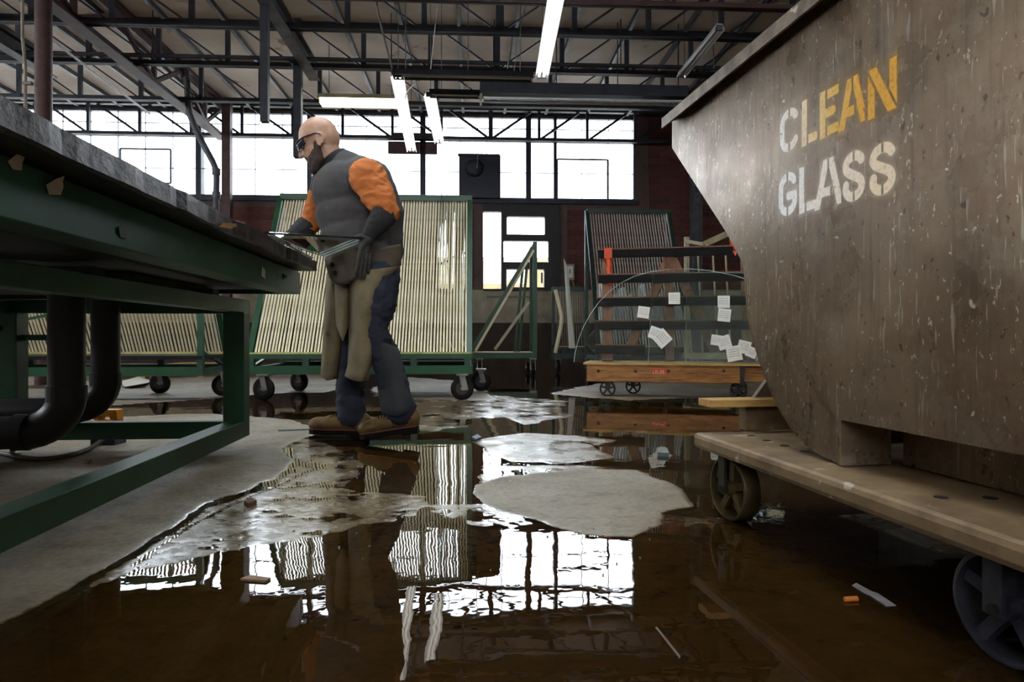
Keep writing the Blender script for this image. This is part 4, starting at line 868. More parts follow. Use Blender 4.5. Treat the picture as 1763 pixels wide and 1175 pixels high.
# rack D: right, dark with grey rods
vT, vB = 9.7, 8.75; D0, D1 = RM.hit(1014,360,y=vT)[0], RM.hit(1150,360,y=vT)[0]; zt = RM.hit(1080,368,y=vT)[2]
GROD = pm('grey_tube', rgb(196,188,176), rgb(150,142,132), 14, .4, .1, .05)
DGR = pm('dark_green_enamel', rgb(30,60,50), rgb(22,36,34), 5, .45)
harp_rack('tall dark rack with close grey rods behind the wooden cart', RM, D0, D1, vB, vT, .42, zt, 30, [(D0,vB,.1),(D1,vB,.1),(D0,vT,.1),(D1,vT,.1)], .010, DGR, GROD)
# rack E: low rack against the wall
vE = 10.1; E0, E1 = RM.hit(958,600,y=vE)[0], RM.hit(1012,600,y=vE)[0]; zt = RM.hit(980,500,y=vE)[2]
harp_rack('low dark rod rack left of the tall grey rod rack', RM, E0, E1, vE, vE+.12, .40, zt, 13, [(E0+.02,vE,.1),(E1,vE,.1)], .009, DGR, pm('dull_tube', rgb(120,104,92), rgb(90,78,70), 9, .5), sides=False)
a, b = RM.hit(984,600,y=vE-.12), RM.hit(966,446,y=vE+.1)
MB().prism([(a[0]-.04, vE-.12, a[2]), (a[0]+.05, vE-.12, a[2]), (b[0]+.10, vE+.1, b[2]-.16), (b[0]+.04, vE+.1, b[2])], (.01,.012,0)).build('white_board', PAPER, None, RM, a, label='narrow white board leaning upright on the low rod rack', cat='board')
q = RM.hit(962,500,y=vE-.1); pipe('bent_pipe', smooth_path([(E0-.03, vE-.1, .3), (E0+.06, vE-.1, .75), (E0+.04, vE-.1, .95), (E0-.03, vE-.1, zt)], 5), .03, CREAM, 'pale bent pipe standing at the left end of the low rod rack', 'pipe')
# cream rack far right behind the cart
CRM = pm('cream_angle_iron', rgb(196,188,150), rgb(160,150,116), 7, .5)
vF = 7.9; f0 = RM.hit(1196,560,y=vF)[0]; f1 = RM.hit(1290,560,y=vF)[0]
cr = thing('cream_rack', 'cream angle iron rack half hidden behind the big hopper', 'glass rack', RM, ((f0+f1)/2, vF, 0))
p, q = RM.hit(1212,421,y=vF), RM.hit(1262,398,y=vF+.02); d = Vector(q)-Vector(p); e = Vector(q)+d*.8
MB().bar(p, e, .07, .05, (0,1,0)).build('raking_arm', CRM, cr)
for px in (1190, 1210, 1236, 1258): a = RM.hit(px, 560, y=vF); t = RM.hit(px-6, 440, y=vF); MB().tube([(a[0], vF, .35), (t[0], vF+.05, t[2]+.02)], .012, 6).build('rod', CRM, cr)
MB().box((f0-.05, vF-.05, .28), (f1+.4, vF+.3, .35)).build('base_rail', CRM, cr)
MB().box((f1-.05, vF-.03, .3), (f1+.0, vF+.03, e.z)).build('upright', CRM, cr)
MB().box((f0-.05, vF+.2, .3), (f0+.0, vF+.25, 1.75)).build('upright', CRM, cr)
MB().bar((f0-.03, vF+.22, 1.7), (p[0], vF, p[2]), .04, .04).build('link_bar', CRM, cr)
for x, y in ((f0, vF), (f0, vF+.25), (f1+.3, vF), (f1+.3, vF+.25)): castor(cr, x, y, .285, .085)

# ------------------------------------------------------------------ glass standing in the racks
def slab(name, poly, d, mt, label, cat='glass', group=None, fr=RM, base=None): return MB().prism(poly, d).build(name, mt, None, fr, base or poly[0], label=label, cat=cat, group=group)
zb_A = RM.hit(600,607,y=6.05)[2]+.002
for k, px in enumerate((748, 758, 774, 792)):
    x = RM.hit(px, 606, y=6.12)[0]; h = (1.62, 1.60, 1.5, 1.42)[k]; e_ = .024
    slab('glass_sheet', [(x, 6.10, zb_A), (x+e_, 7.02, zb_A), (x+e_, 7.02, zb_A+h), (x+e_*.9*min(1,h/1.6), 6.10+.95*min(1,h/1.6)*.9, zb_A+h)], (.006,0,0), GLASS_RACK, ('first','second','third','last')[k] + ' from the left of the tall glass sheets at the right of the centre rack', group='glass sheets at the right of the centre rack')
for k, px in enumerate((470, 540, 668, 690)):
    x = RM.hit(px, 606, y=6.12)[0]; h = (.5,.6,.7,.8)[k]
    slab('glass_sheet', [(x, 6.16, zb_A), (x, 6.95, zb_A), (x, 6.95, zb_A+h), (x, 6.2+.55*h, zb_A+h)], (.005,0,0), GLASS, ('first','second','third','last')[k] + ' from the left of the low clear offcuts between rods of the centre rack', group='low offcuts in the centre rack')
PALEB = pm('pale_blue_sheet', rgb(240,245,250), rgb(216,226,236), 6, .35, 0, 0)
for k in range(12):
    x = D0+.12+k*(D1-D0-.06)/11.5; h = (.95,.9,.72,.8,.7,.66,.85,.6,.7,.62,.58,.66)[k]
    slab('glass_sheet', [(x, vB+.1, .422), (x, vT-.1, .422), (x, vT-.1, .422+h), (x, vB+.1+.55*h, .422+h)], (.03 if k % 3 == 0 else .014,0,0), PALEB, 'pale blue sheet on edge in the tall grey rod rack, ' + ('first','second','third','fourth','fifth','sixth','seventh','eighth','ninth','tenth','eleventh','last')[k] + ' from the left', group='pale glass sheets in the tall grey rod rack')

# ------------------------------------------------------------------ wooden cart with its slatted easel
c0 = CT.local(P(1010, 657, 6.20)); yC = c0[1]; cxL = c0[0]; cxR = CT.hit(1274,657,y=yC)[0]
z0c, z1c = CT.hit(1010,657,y=yC)[2], CT.hit(1010,628,y=yC)[2]; zTop = z1c+.018; DC = .55
cart = thing('wooden_cart', 'low varnished timber cart with cast iron wheels carrying glass', 'cart', CT, ((cxL+cxR)/2, yC+.2, 0))
MB().box((cxL, yC, z0c), (cxR, yC+.05, z1c)).build('side_rail', WOOD_CART, cart, bevel=.004)
MB().box((cxL, yC+DC-.05, z0c), (cxR, yC+DC, z1c)).build('side_rail', WOOD_CART, cart, bevel=.004)
for x in (cxL+.03, (cxL+cxR)/2, cxR-.08): MB().box((x, yC+.05, z0c), (x+.05, yC+DC-.05, z1c)).build('cross_rail', WOOD_CART, cart)
MB().box((cxR, yC-.004, z0c-.01), (cxR+.035, yC+DC, z1c+.004)).build('iron_end', IRON, cart)
MB().box((cxR+.035, yC+.03, z0c+.02), (cxR+.32, yC+DC-.04, z1c-.01)).build('tow_end', WOOD_CART, cart)
for k in range(4): MB().box((cxL-.03, yC-.012+k*.14, z1c), (cxR+.3, yC-.012+k*.14+.134, zTop)).build('deck_board', WOOD_RAW, cart)
for px in (1030, 1094, 1151, 1246): q = CT.hit(px, 639, y=yC); MB().lathe((q[0], yC, q[2]), (0,-1,0), [(.014,0),(.014,.004),(.007,.007),(0,.007)], 8, False).build('bolt', IRON, cart)
RED = pm('red_decal', rgb(206,66,34), rgb(176,52,26), 30, .5, 0, 0); WHT = pm('decal_lettering', rgb(240,200,160), rgb(226,180,140), 30, .6, 0, 0)
a, b = CT.hit(1122,645,y=yC), CT.hit(1150,636,y=yC)
pq = MB().box((a[0], yC-.002, a[2]), (b[0], yC, b[2])).build('red_decal', RED, cart)
m = MB(); n = 7; wx = (b[0]-a[0])
lets = [(0,'L'),(1,'O'),(2,'L'),(3,'N'),(4,'O')]
for i, ch_ in lets:
    x = a[0]+wx*(.06+i*.15); h_ = (b[2]-a[2])*.5; zz = a[2]+(b[2]-a[2])*.28; y = yC-.003; ww = wx*.10; t = .004
    if ch_ in 'LON': m.box((x, y, zz), (x+t, yC-.002, zz+h_))
    if ch_ in 'LO': m.box((x, y, zz), (x+ww, yC-.002, zz+t))
    if ch_ in 'ON': m.box((x+ww-t, y, zz), (x+ww, yC-.002, zz+h_))
    if ch_ == 'O': m.box((x, y, zz+h_-t), (x+ww, yC-.002, zz+h_))
    if ch_ == 'N': m.bar((x+t/2, y+.0005, zz+h_), (x+ww-t/2, y+.0005, zz), .0012, t, (0,0,1))
m.box((a[0]+wx*.04, yC-.003, a[2]+(b[2]-a[2])*.1), (b[0]-wx*.1, yC-.002, a[2]+(b[2]-a[2])*.17))
m.build('decal_lettering', WHT, pq)
for (px, py, back) in ((1045,684,0), (1090,677,1), (1262,679,0), (1272,676,1)):
    q = CT.local(G(px, py)); R = .072; y = yC+.09 if not back else yC+DC-.1; x = q[0] if not back else CT.hit(px, 660, y=y)[0]
    wl = spoked((x, y, R), 0, R, .035, IRON, IRON, 5, cart, math.pi/2+(.15 if back else -.05), R*.2)
    MB().box((x-.02, y-.035, R), (x+.02, y-.022, z0c)).box((x-.02, y+.022, R), (x+.02, y+.035, z0c)).box((x-.05, y-.05, z0c-.012), (x+.05, y+.05, z0c)).build('axle_bracket', IRON, cart)
# easel standing on the cart
def easel_y(z): return yC+.20+(z-zTop)*.24
es = thing('glass_easel', 'dark timber easel with five rubber faced slats on the cart', 'easel', CT, ((cxL+cxR)/2, yC+.25, zTop))
def epx(px, py):
    lo, hi = zTop, 2.0
    y = yC+.2
    for _ in range(12): q = CT.hit(px, py, y=y); y = easel_y(q[2])
    return (q[0], y, q[2])
slat_rows = [(437,30),(480,31),(520,29),(560,27),(601,27)]; zs_ = []
for k, (py, l) in enumerate(slat_rows):
    q = epx(1028+ (1 if k < 2 else -1), py); x0 = epx((1029,1030,1027,1024,1024)[k], py)[0]; x1 = epx(1262,py-8)[0] if k == 0 else cxR+.2
    if k == 4: x1 = epx(1110, 600)[0]
    hh = .045; y = q[1]; s = MB().box((x0, y, q[2]-hh), (x1, y+.03, q[2]+hh)).build('slat', WOOD_DK, es)
    m = MB(); m.box((x0+.004, y-.014, q[2]-hh), (x1, y, q[2]+hh-.012))
    for j in range(4): zz = q[2]-hh+.008+j*.019; m.box((x0+.004, y-.018, zz), (x1, y-.014, zz+.011))
    m.build('rubber_facing', RUBBER, s); zs_.append((q, x0, x1))
def epost(px0, py0, px1, py1, w_, nm):
    a, b = epx(px0, py0), epx(px1, py1); MB().bar((a[0], a[1]+.055, a[2]), (b[0], b[1]+.055, b[2]), w_, .05, (0,-1,.24)).build(nm, WOOD_DK, es)
epost(1045,430,1045,622,.10,'post'); epost(1152,440,1153,622,.08,'post')
epost(1151,446,1078,612,.085,'brace'); epost(1158,446,1232,606,.085,'brace'); epost(1285,430,1288,620,.09,'post')
ORANGE = pm('orange_strap', rgb(236,84,30), rgb(200,58,18), 12, .5)
q, x0, x1 = zs_[0]; sx = epx(1047, 437)[0]
st_ = thing('strap', 'orange strap hanging at the left end of the easel top slat', 'strap', CT, (sx, q[1]-.02, q[2]))
MB().box((sx-.035, q[1]-.03, q[2]-.05), (sx+.04, q[1]-.018, q[2]+.05)).box((sx-.035, q[1]-.03, q[2]+.046), (sx+.04, q[1]+.035, q[2]+.052)).build('wrap', ORANGE, st_)
b = epx(1053, 500); MB().sheet([[(sx-.02+.006*i*.4+(.012 if i%2 else 0), q[1]-.03-.006*i, q[2]-.05-i*.052), (sx+.02+.004*i+(.012 if i%2 else 0), q[1]-.03-.006*i, q[2]-.05-i*.052)] for i in range(6)], (0,-.003,0)).build('loose_tail', ORANGE, st_)
e1 = epx(1259, 424)
st2 = thing('strap', 'orange strap bunched at the right end of the easel top slat', 'strap', CT, (e1[0], e1[1]-.02, e1[2]))
rows = []
for i in range(7):
    t = i/6*2*math.pi; rows.append([(e1[0]-.01+.085*j/5+.012*math.sin(t*2+j), e1[1]+.02+(.042+.008*math.sin(j*2+i))*math.cos(t), e1[2]+.0+(.062+.012*math.sin(j*1.7+t))*math.sin(t)) for j in range(6)])
MB().sheet(rows).build('bunched_wrap', ORANGE, st2)
MB().prism([(e1[0]+.01, e1[1]-.03, e1[2]-.05), (e1[0]+.05, e1[1]-.03, e1[2]-.05), (e1[0]+.035, e1[1]-.035, e1[2]-.10)], (0,-.004,0)).build('loose_tail', ORANGE, st2)
# sheets of glass leaning on the easel
def gy(z, off): return yC+.06-off+(z-zTop)*.24+.04
def gpx(px, py, off):
    y = yC+.1
    for _ in range(12): q = CT.hit(px, py, y=y); y = gy(q[2], off)
    return (q[0], y, q[2])
EDGE_LT = pm('painted_edge_glint', rgb(214,230,226), rgb(186,208,204), 20, .3, 0, 0)  # pale colour painting the bright line light draws along glass edges
def leaning(label, pts, off, mt, sm=True):
    pp = [gpx(px, py, off) for px, py in pts]; pp = [(x, gy(max(z, zTop+.001), off), max(z, zTop+.001)) for x, y, z in pp]
    o = None
    o = MB().prism(pp, (0,.005,-.0012)).build('glass_sheet', mt, None, CT, ((cxL+cxR)/2, gy(zTop,off), zTop+.001), label=label, cat='glass')
    MB().tube([(x, y-.001, z) for x, y, z in (pp[:-1] if len(pp) > 5 else pp[:3])], .0028, 5).build('painted_edge_glint', EDGE_LT, o); return o
curve = [(988,625),(990,608),(996,585),(1005,562),(1016,542),(1030,522),(1048,503),(1068,488),(1092,476),(1120,468),(1150,464),(1185,463),(1220,466),(1262,474),(1300,486),(1345,505),(1360,625)]
leaning('big clear glass sheet with a curved edge leaning on the easel', curve, .0, GLASS_TINT)
leaning('rectangular clear glass sheet on the easel, its left edge mid easel', [(1116,626),(1124,470),(1350,470),(1350,626)], -.014, GLASS)
leaning('clear glass sheet on the easel, edge just right of another', [(1180,626),(1182,500),(1352,500),(1352,626)], -.028, GLASS_TINT)
# paper labels stuck on the front sheet
k = 0
for cx_, cy_, s_, rot, lb in ((1161,514,10,0,'alone near mid easel'),(1246,520,10.5,0,'upper of the right hand pair'),(1247,543,11,6,'lower of the right hand pair'),(1108,538,10,9,'tilted one over the left brace'),(1128,574,10.5,20,'half covered by another label'),(1140,583,13,48,'turned on its corner, low mid glass'),(1233,586,9,8,'greenish one beside the tilted low right label'),(1247,590,11.5,-18,'tilted low right one'),(1264,609,13,-10,'lowest greenish one by the cart deck'),(1281,598,11,14,'white one next to the hopper'),(1294,607,9,22,'last one nearly behind the hopper')):
    off = .002+.0008*(k % 3); c_, s2 = math.cos(math.radians(rot)), math.sin(math.radians(rot)); pts = []
    for i, j in ((-1,1),(1,1),(1,-1),(-1,-1)): pts.append((cx_+s_*(i*c_-j*s2), cy_+s_*(i*s2+j*c_)))
    pp = [gpx(a, b, off+.002) for a, b in pts]
    pn = MB().prism(pp, (0,.0008,0)).build('paper_label', PAPER, None, CT, pp[0], label='paper label on the curved glass, ' + lb, cat='label', group='paper labels on the leaning glass')
    m = MB()
    for t in (-.6,-.3,.0,.3):
        a = [(cx_+s_*(i*c_-j*s2), cy_+s_*(i*s2+j*c_)) for i, j in ((-.75,t),(.7,t),(.7,t+.08),(-.75,t+.08))]; m.prism([gpx(x, y, off+.0028) for x, y in a], (0,.0004,0))
    m.build('printed_lines', INK, pn); k += 1
# pallets and paper beyond rack B
for px, py, lb in ((172,655,'yellow wooden pallet behind the left rack, the left one'), (345,650,'yellow wooden pallet behind the left rack, the right one')):
    q = RM.local(G(px, py)); x, y = q[0], q[1]; pt = thing('pallet', lb, 'pallet', RM, (x, y, 0)); PW = pm('yellow_pallet_wood', rgb(196,160,84), rgb(150,120,60), 7, .7)
    for i in range(3): MB().box((x-.55+i*.5, y, 0), (x-.45+i*.5, y+.1, .13)).build('block', PW, pt); MB().box((x-.55+i*.5, y+.7, 0), (x-.45+i*.5, y+.8, .13)).build('block', PW, pt)
    for i in range(3): MB().box((x-.56+i*.5, y, .13), (x-.44+i*.5, y+.8, .15)).build('stringer', PW, pt)
    for i in range(5): MB().box((x-.58, y+i*.175, .15), (x+.6, y+i*.175+.1, .172)).build('board', PW, pt)
for pts, lb in (([(205,661),(240,656),(262,660),(250,669),(215,670)], 'crumpled white paper on the floor behind the left rack'),):
    r = []
    for i, (a, b) in enumerate(pts): q = G(a, b); r.append((q[0], q[1], .02+.03*(i % 2)))
    cxx = tuple(np.mean(np.array(r), 0)); m = MB(); m.add(r+[(cxx[0],cxx[1],.06)], [(i,(i+1)%5,5) for i in range(5)]); o = m.build('scrap_paper', PAPER, None, W0, r[0], label=lb, cat='paper'); sd = o.modifiers.new('thick','SOLIDIFY'); sd.thickness = .003
# ------------------------------------------------------------------ the worker
def sph(mb, c, r, n=12, m=8, rot=None):
    """ellipsoid r=(rx,ry,rz) at c, optional rotation matrix"""
    c = Vector(c); r = (r,)*3 if isinstance(r, (int, float)) else r; vs = []; fs = []
    for j in range(1, m):
        for i in range(n):
            a = 2*math.pi*i/n; b = math.pi*j/m; p = Vector((r[0]*math.sin(b)*math.cos(a), r[1]*math.sin(b)*math.sin(a), r[2]*math.cos(b)))
            vs.append(c + (rot @ p if rot else p))
    for z in (1, -1): p = Vector((0,0,r[2]*z)); vs.append(c + (rot @ p if rot else p))
    t, bt = len(vs)-2, len(vs)-1
    for j in range(m-2):
        for i in range(n): fs.append((j*n+i, (j+1)*n+i, (j+1)*n+(i+1)%n, j*n+(i+1)%n))
    for i in range(n): fs.append((t, i, (i+1)%n)); fs.append((bt, (m-2)*n+(i+1)%n, (m-2)*n+i))
    mb.add(vs, fs, True)
def chain(mb, pts, step=.28, flat=None):
    """pts: [(point, radius), ...] -> dense run of balls; flat = (rot matrix, (sx,sy,sz)) scales each ball"""
    for (p, r), (q, s) in zip(pts[:-1], pts[1:]):
        p, q = Vector(p), Vector(q); n = max(2, int((q-p).length/(min(r, s)*step))+1)
        for i in range(n+1):
            t = i/n; rr = r+(s-r)*t
            if flat: sph(mb, p.lerp(q, t), tuple(rr*f for f in flat[1]), rot=flat[0])
            else: sph(mb, p.lerp(q, t), rr, 12, 8)
def grow(name, mb, voxel, smooth, mat, parent, wr=None):
    """one continuous skin round the balls"""
    me = mb.mesh(name, mat, META[parent][1]); o = bpy.data.objects.new(name, me); COL.objects.link(o)
    r = o.modifiers.new('skin', 'REMESH'); r.mode = 'VOXEL'; r.voxel_size = voxel; r.use_smooth_shade = True
    s = o.modifiers.new('soft', 'SMOOTH'); s.iterations = smooth; s.factor = .5
    bpy.context.view_layer.update(); dg = bpy.context.evaluated_depsgraph_get()
    nm = bpy.data.meshes.new_from_object(o.evaluated_get(dg)); o.modifiers.clear(); o.data = nm
    if not nm.materials: nm.materials.append(mat)
    nm.polygons.foreach_set('use_smooth', [True]*len(nm.polygons)); o.parent = parent; META[o] = META[parent]
    if wr: wr(nm)
    return o
def creases(amp, sc, seed, st=(1,1,1), base=(0,0,0)):
    def f(me):
        n = len(me.vertices); co_ = np.empty(n*3, np.float32); me.vertices.foreach_get('co', co_); nr = np.empty(n*3, np.float32); me.vertices.foreach_get('normal', nr)
        c = co_.reshape(-1,3).astype(float); q = nr.reshape(-1,3); a = c*np.array(st)*sc
        d = fbm(a[:,0]+a[:,1]*.7, a[:,2]+a[:,1]*.4, seed, 3)+.6*(1-2*np.abs(fbm(a[:,0]*.8+3, a[:,2]*.8-a[:,1], seed+9, 3)))
        c = c+q*(d*amp)[:,None]; me.vertices.foreach_set('co', c.astype(np.float32).reshape(-1)); me.update()
    return f
SKIN = pm('skin', rgb(204,164,140), rgb(184,138,114), 14, .42, 0, .04)
BEARD = pm('beard_hair', rgb(84,66,58), rgb(50,40,36), 90, .8, 0, .6, dist=.003)
VESTM = pm('charcoal_shirt', rgb(82,80,78), rgb(62,60,62), 5, .9, 0, .08)
ORNG = pm('orange_sleeve', rgb(206,120,56), rgb(178,96,42), 5, .85, 0, .08)
GLOVE = pm('grey_work_glove', rgb(78,76,70), rgb(48,47,46), 9, .8, 0, .2, specks=(rgb(126,116,92), 10, .70))
JEAN = pm('dark_denim', rgb(46,52,66), rgb(30,34,46), 6, .85, 0, .1)
JEANG = pm('worn_grey_denim', rgb(62,64,66), rgb(42,44,48), 6, .85, 0, .1)
CHAP = pm('tan_leather_chaps', rgb(146,132,102), rgb(104,92,68), 5, .75, 0, .2, specks=(rgb(62,54,42), 5, .68))
CUFF = pm('dark_gauntlet_cuff', rgb(48,47,50), rgb(34,33,36), 7, .85, 0, .1)
FLAPM = pm('brown_leather_flap', rgb(88,76,60), rgb(56,50,44), 7, .7, 0, .25)
BOOTM = pm('tan_boot_leather', rgb(132,100,48), rgb(74,56,32), 7, .6, 0, .2, specks=(rgb(40,32,24), 8, .64))
SOLEM = pm('boot_sole', rgb(24,21,20), rgb(16,14,14), 8, .8, spec=.15); WELT = pm('red_welt', rgb(126,58,34), rgb(96,44,28), 8, .6)
LENS = pm('smoked_lens', rgb(34,36,52), rgb(30,30,44), 4, .22, 0, 0, spec=.5); FRAMEG = pm('red_black_frame', rgb(96,34,34), rgb(40,26,28), 30, .4, 0, 0)
YM = 3.64
man = thing('person', 'bald bearded person in grey shirt, orange sleeves and leather chaps carrying a glass sheet', 'person', W0, (P(630,600,YM)[0], YM, 0))
pt = 22; pr = math.radians(pt); f = Vector((-math.cos(pr), -.10, -math.sin(pr))).normalized(); lat = Vector((f.y, -f.x, 0)).normalized(); lat = Vector((0,0,1)).cross(f).normalized(); up = f.cross(lat).normalized()
if up.z < 0: up = -up
HR = Matrix((f, lat, up)).transposed()
hc = Vector(P(546, 239, YM-.02))
def H(a, b, c): return hc + f*a + lat*b + up*c
hd = MB()
sph(hd, H(-.012,0,.012), (.104,.080,.100), 20, 14, HR); sph(hd, H(-.045,0,-.01), (.072,.074,.085), 16, 12, HR)
sph(hd, H(.030,0,-.055), (.068,.062,.085), 16, 12, HR); sph(hd, H(.052,0,-.125), (.040,.044,.030), 14, 10, HR); sph(hd, H(.022,0,-.10), (.058,.060,.050), 14, 10, HR)
chain(hd, [(H(.082,.04,.0),.014),(H(.094,.016,-.004),.015),(H(.094,-.016,-.004),.015),(H(.082,-.04,.0),.014)])
chain(hd, [(H(.092,0,-.02),.010),(H(.108,0,-.043),.011),(H(.113,0,-.057),.0145)]); sph(hd, H(.098,.013,-.06), .010); sph(hd, H(.098,-.013,-.06), .010)
sph(hd, H(.086,0,-.087), (.014,.025,.007), rot=HR); sph(hd, H(.084,0,-.098), (.013,.023,.008), rot=HR)
sph(hd, H(.066,.035,-.04), (.02,.022,.018), rot=HR); sph(hd, H(.066,-.035,-.04), (.02,.022,.018), rot=HR)
for s in (-1, 1):
    e = Matrix.Rotation(math.radians(14*s), 3, 'Z')
    for k in range(9):
        t = math.radians(-60+k*34); sph(hd, H(-.016+.020*math.cos(t+.4), s*(.081+.006*math.cos(t)), -.036+.030*math.sin(t)), .0062, 8, 6)
    sph(hd, H(-.010, s*.077, -.038), (.018,.006,.024), rot=HR); sph(hd, H(-.006, s*.080, -.064), (.007,.006,.008), rot=HR)
nb_ = Vector(P(584, 292, YM+.02))
chain(hd, [(H(-.030,0,-.07), .060), (hd and nb_, .068)])
# body under the clothes (kept slimmer than the cloth)
shN, shF = Vector(P(632,300,YM-.20)), Vector(P(566,306,YM+.16))
elN, elF = Vector(P(664,366,YM-.26)), Vector(P(537,384,YM+.24))
wrN, wrF = Vector(P(638,402,YM-.25)), Vector(P(508,404,YM+.17))
chest = Vector(P(600,330,YM)); belly = Vector(P(610,400,YM)); pel = Vector(P(630,470,YM))
hipN, hipF = Vector(P(645,478,YM-.09)), Vector(P(617,480,YM+.09))
knN, knF = Vector(P(643,582,YM-.11)), Vector(P(601,592,YM+.10))
anN, anF = Vector(P(689,712,YM-.09)), Vector(P(606,718,YM+.09))
tr = Matrix.Rotation(math.radians(18), 3, 'Z')
sph(hd, chest, (.155,.165,.17), 18, 14, tr); sph(hd, belly, (.155,.155,.17), 18, 14, tr); sph(hd, pel, (.145,.145,.13), 18, 14, tr)
chain(hd, [(nb_, .066), (chest+Vector((0,0,.06)), .10)]); chain(hd, [(shN,.055),(elN,.045),(wrN,.034)]); chain(hd, [(shF,.055),(elF,.045),(wrF,.034)])
chain(hd, [(chest,.12),(belly,.12),(pel,.12)]); chain(hd, [(hipN,.085),(knN,.05),(anN,.04)]); chain(hd, [(hipF,.085),(knF,.05),(anF,.04)]); chain(hd, [(chest+Vector((0,0,.05)),.07),(shN,.055)]); chain(hd, [(chest+Vector((0,0,.05)),.07),(shF,.055)])
body = grow('body', hd, .0055, 3, SKIN, man)
# beard and the shadow of cropped hair
bd = MB()
for s in (-1, 1): chain(bd, [(H(.012,s*.070,-.040),.012),(H(.014,s*.064,-.075),.020),(H(.030,s*.052,-.118),.028),(H(.060,s*.026,-.142),.030),(H(.074,0,-.146),.028)])
for s in (-1, 1): chain(bd, [(H(.034,s*.056,-.078),.018),(H(.058,s*.044,-.100),.020),(H(.078,s*.022,-.118),.020),(H(.086,0,-.124),.018)])
chain(bd, [(H(.074,-.030,-.100),.010),(H(.092,-.012,-.077),.008),(H(.095,0,-.075),.008),(H(.092,.012,-.077),.008),(H(.074,.030,-.100),.010)])
sph(bd, H(.066,0,-.148), (.030,.034,.028), rot=HR); sph(bd, H(.035,0,-.142), (.035,.045,.026), rot=HR)
grow('beard', bd, .0045, 3, BEARD, man, creases(.0022, 60, 5))
eb2 = MB()
for s in (-1, 1): chain(eb2, [(H(.086,s*.046,.006),.004),(H(.100,s*.028,.011),.0055),(H(.103,s*.012,.006),.004)])
grow('eyebrows', eb2, .003, 1, BEARD, man)
ey = MB()
for s in (-1, 1): sph(ey, H(.078,s*.031,-.021), .0125)
ey.build('eyes', pm('eye_white', rgb(220,214,206), rgb(200,194,186), 5, .2, 0, 0), man)
for s in (-1, 1):
    hm_ = MB(); rows = []
    for i in range(9):
        a = math.radians(5+i*6.6); ra = .111
        rows.append([H(.004+ra*math.cos(a)*1.0-.002, s*(.010+ra*math.sin(a)*.80), -.008-.030*j/4+.010*(i/8)*(1-.5*j/4)+(-.006 if (j==4 and i<2) else 0)) for j in range(5)])
    if s == -1: gl = thing_g = None
    hm_.sheet(rows, tuple(f*-.0025)).build('safety_lens', LENS, man)
gm = MB()
for s in (-1, 1):
    gm.tube([H(.113,s*.012,.0), H(.10,s*.055,.003), H(.060,s*.082,.004), H(-.005,s*.088,.004), H(-.030,s*.084,-.010)], [.004,.005,.005,.004,.003], 8)
gm.tube([H(.116,-.014,-.006), H(.119,0,-.004), H(.116,.014,-.006)], .004, 8); gm.build('glasses_frame', FRAMEG, man)
# shirt with cap sleeves
vs_ = MB()
sph(vs_, Vector(P(594,330,YM)), (.170,.185,.165), 20, 14, tr); sph(vs_, Vector(P(604,372,YM)), (.182,.185,.16), 20, 14, tr); sph(vs_, Vector(P(614,408,YM)), (.186,.185,.15), 20, 14, tr); sph(vs_, Vector(P(623,440,YM)), (.188,.180,.12), 20, 14, tr)
sph(vs_, Vector(P(618,306,YM)), (.115,.19,.085), 18, 12, tr); chain(vs_, [(Vector(P(590,286,YM+.02)),.086),(Vector(P(600,300,YM)),.115)])
chain(vs_, [(chest+Vector((.06,0,.09)),.10),(shN+Vector((-.016,.03,.0)),.086),(shN+(elN-shN)*.16+Vector((-.01,.02,0)),.074)]); chain(vs_, [(chest+Vector((0,0,.06)),.10),(shF,.085),(shF+(elF-shF)*.25,.078)])
chain(vs_, [(Vector(P(640,310,YM+.02)),.11),(Vector(P(658,370,YM+.03)),.115),(Vector(P(662,430,YM+.02)),.105)])
vest = grow('shirt', vs_, .008, 5, VESTM, man, creases(.007, 6.5, 14, (1,1,1.5)))
# hem of the shirt falling over the belt
def curtain(name, mat, top, bot, Yc, bulge, th=(0,.004,0), n=14, m=12, wav=0.006, seed=1, parent=None):
    """sheet hanging between pixel curves top/bot, rounded towards the viewer"""
    rows = []
    for j in range(m):
        t = j/(m-1); row = []
        for i in range(n):
            s = i/(n-1); fx = lambda c: (np.interp(s, np.linspace(0,1,len(c)), [p[0] for p in c]), np.interp(s, np.linspace(0,1,len(c)), [p[1] for p in c]))
            a, b = fx(top), fx(bot); px, py = a[0]+(b[0]-a[0])*t, a[1]+(b[1]-a[1])*t
            yy = Yc(s, t)-bulge*math.sqrt(max(0, 1-(2*s-1)**2*.96))+wav*math.sin(s*9+seed+t*2)
            row.append(P(px, py, yy))
        rows.append(row)
    return MB().sheet(rows, th).build(name, mat, parent or man)
col_ = MB()
cn = Vector(P(581,283,YM+.01)); ax = (Vector(P(556,258,YM))-Vector(P(590,300,YM))).normalized()
col_.lathe(cn-ax*.025, ax, [(.094,-.01),(.090,.03),(.084,.064),(.075,.064),(.076,.02)], 28); cb = col_.build('collar', pm('dark_collar', rgb(36,36,41), rgb(26,26,31), 8, .9), man)
# sleeves
sl = MB(); chain(sl, [(shN+Vector((.004,.0,-.016)),.093),(shN.lerp(elN,.45)+Vector((.004,0,0)),.084),(elN+Vector((.004,0,.01)),.066),(elN.lerp(wrN,.12),.062)])
grow('sleeve', sl, .007, 4, ORNG, man, creases(.010, 16, 8, (1,1,2)))
sl = MB(); chain(sl, [(shF,.078),(elF+Vector((0,0,.01)),.062),(elF.lerp(wrF,.5),.053)])
grow('sleeve', sl, .007, 4, ORNG, man, creases(.008, 16, 12, (1,1,2)))
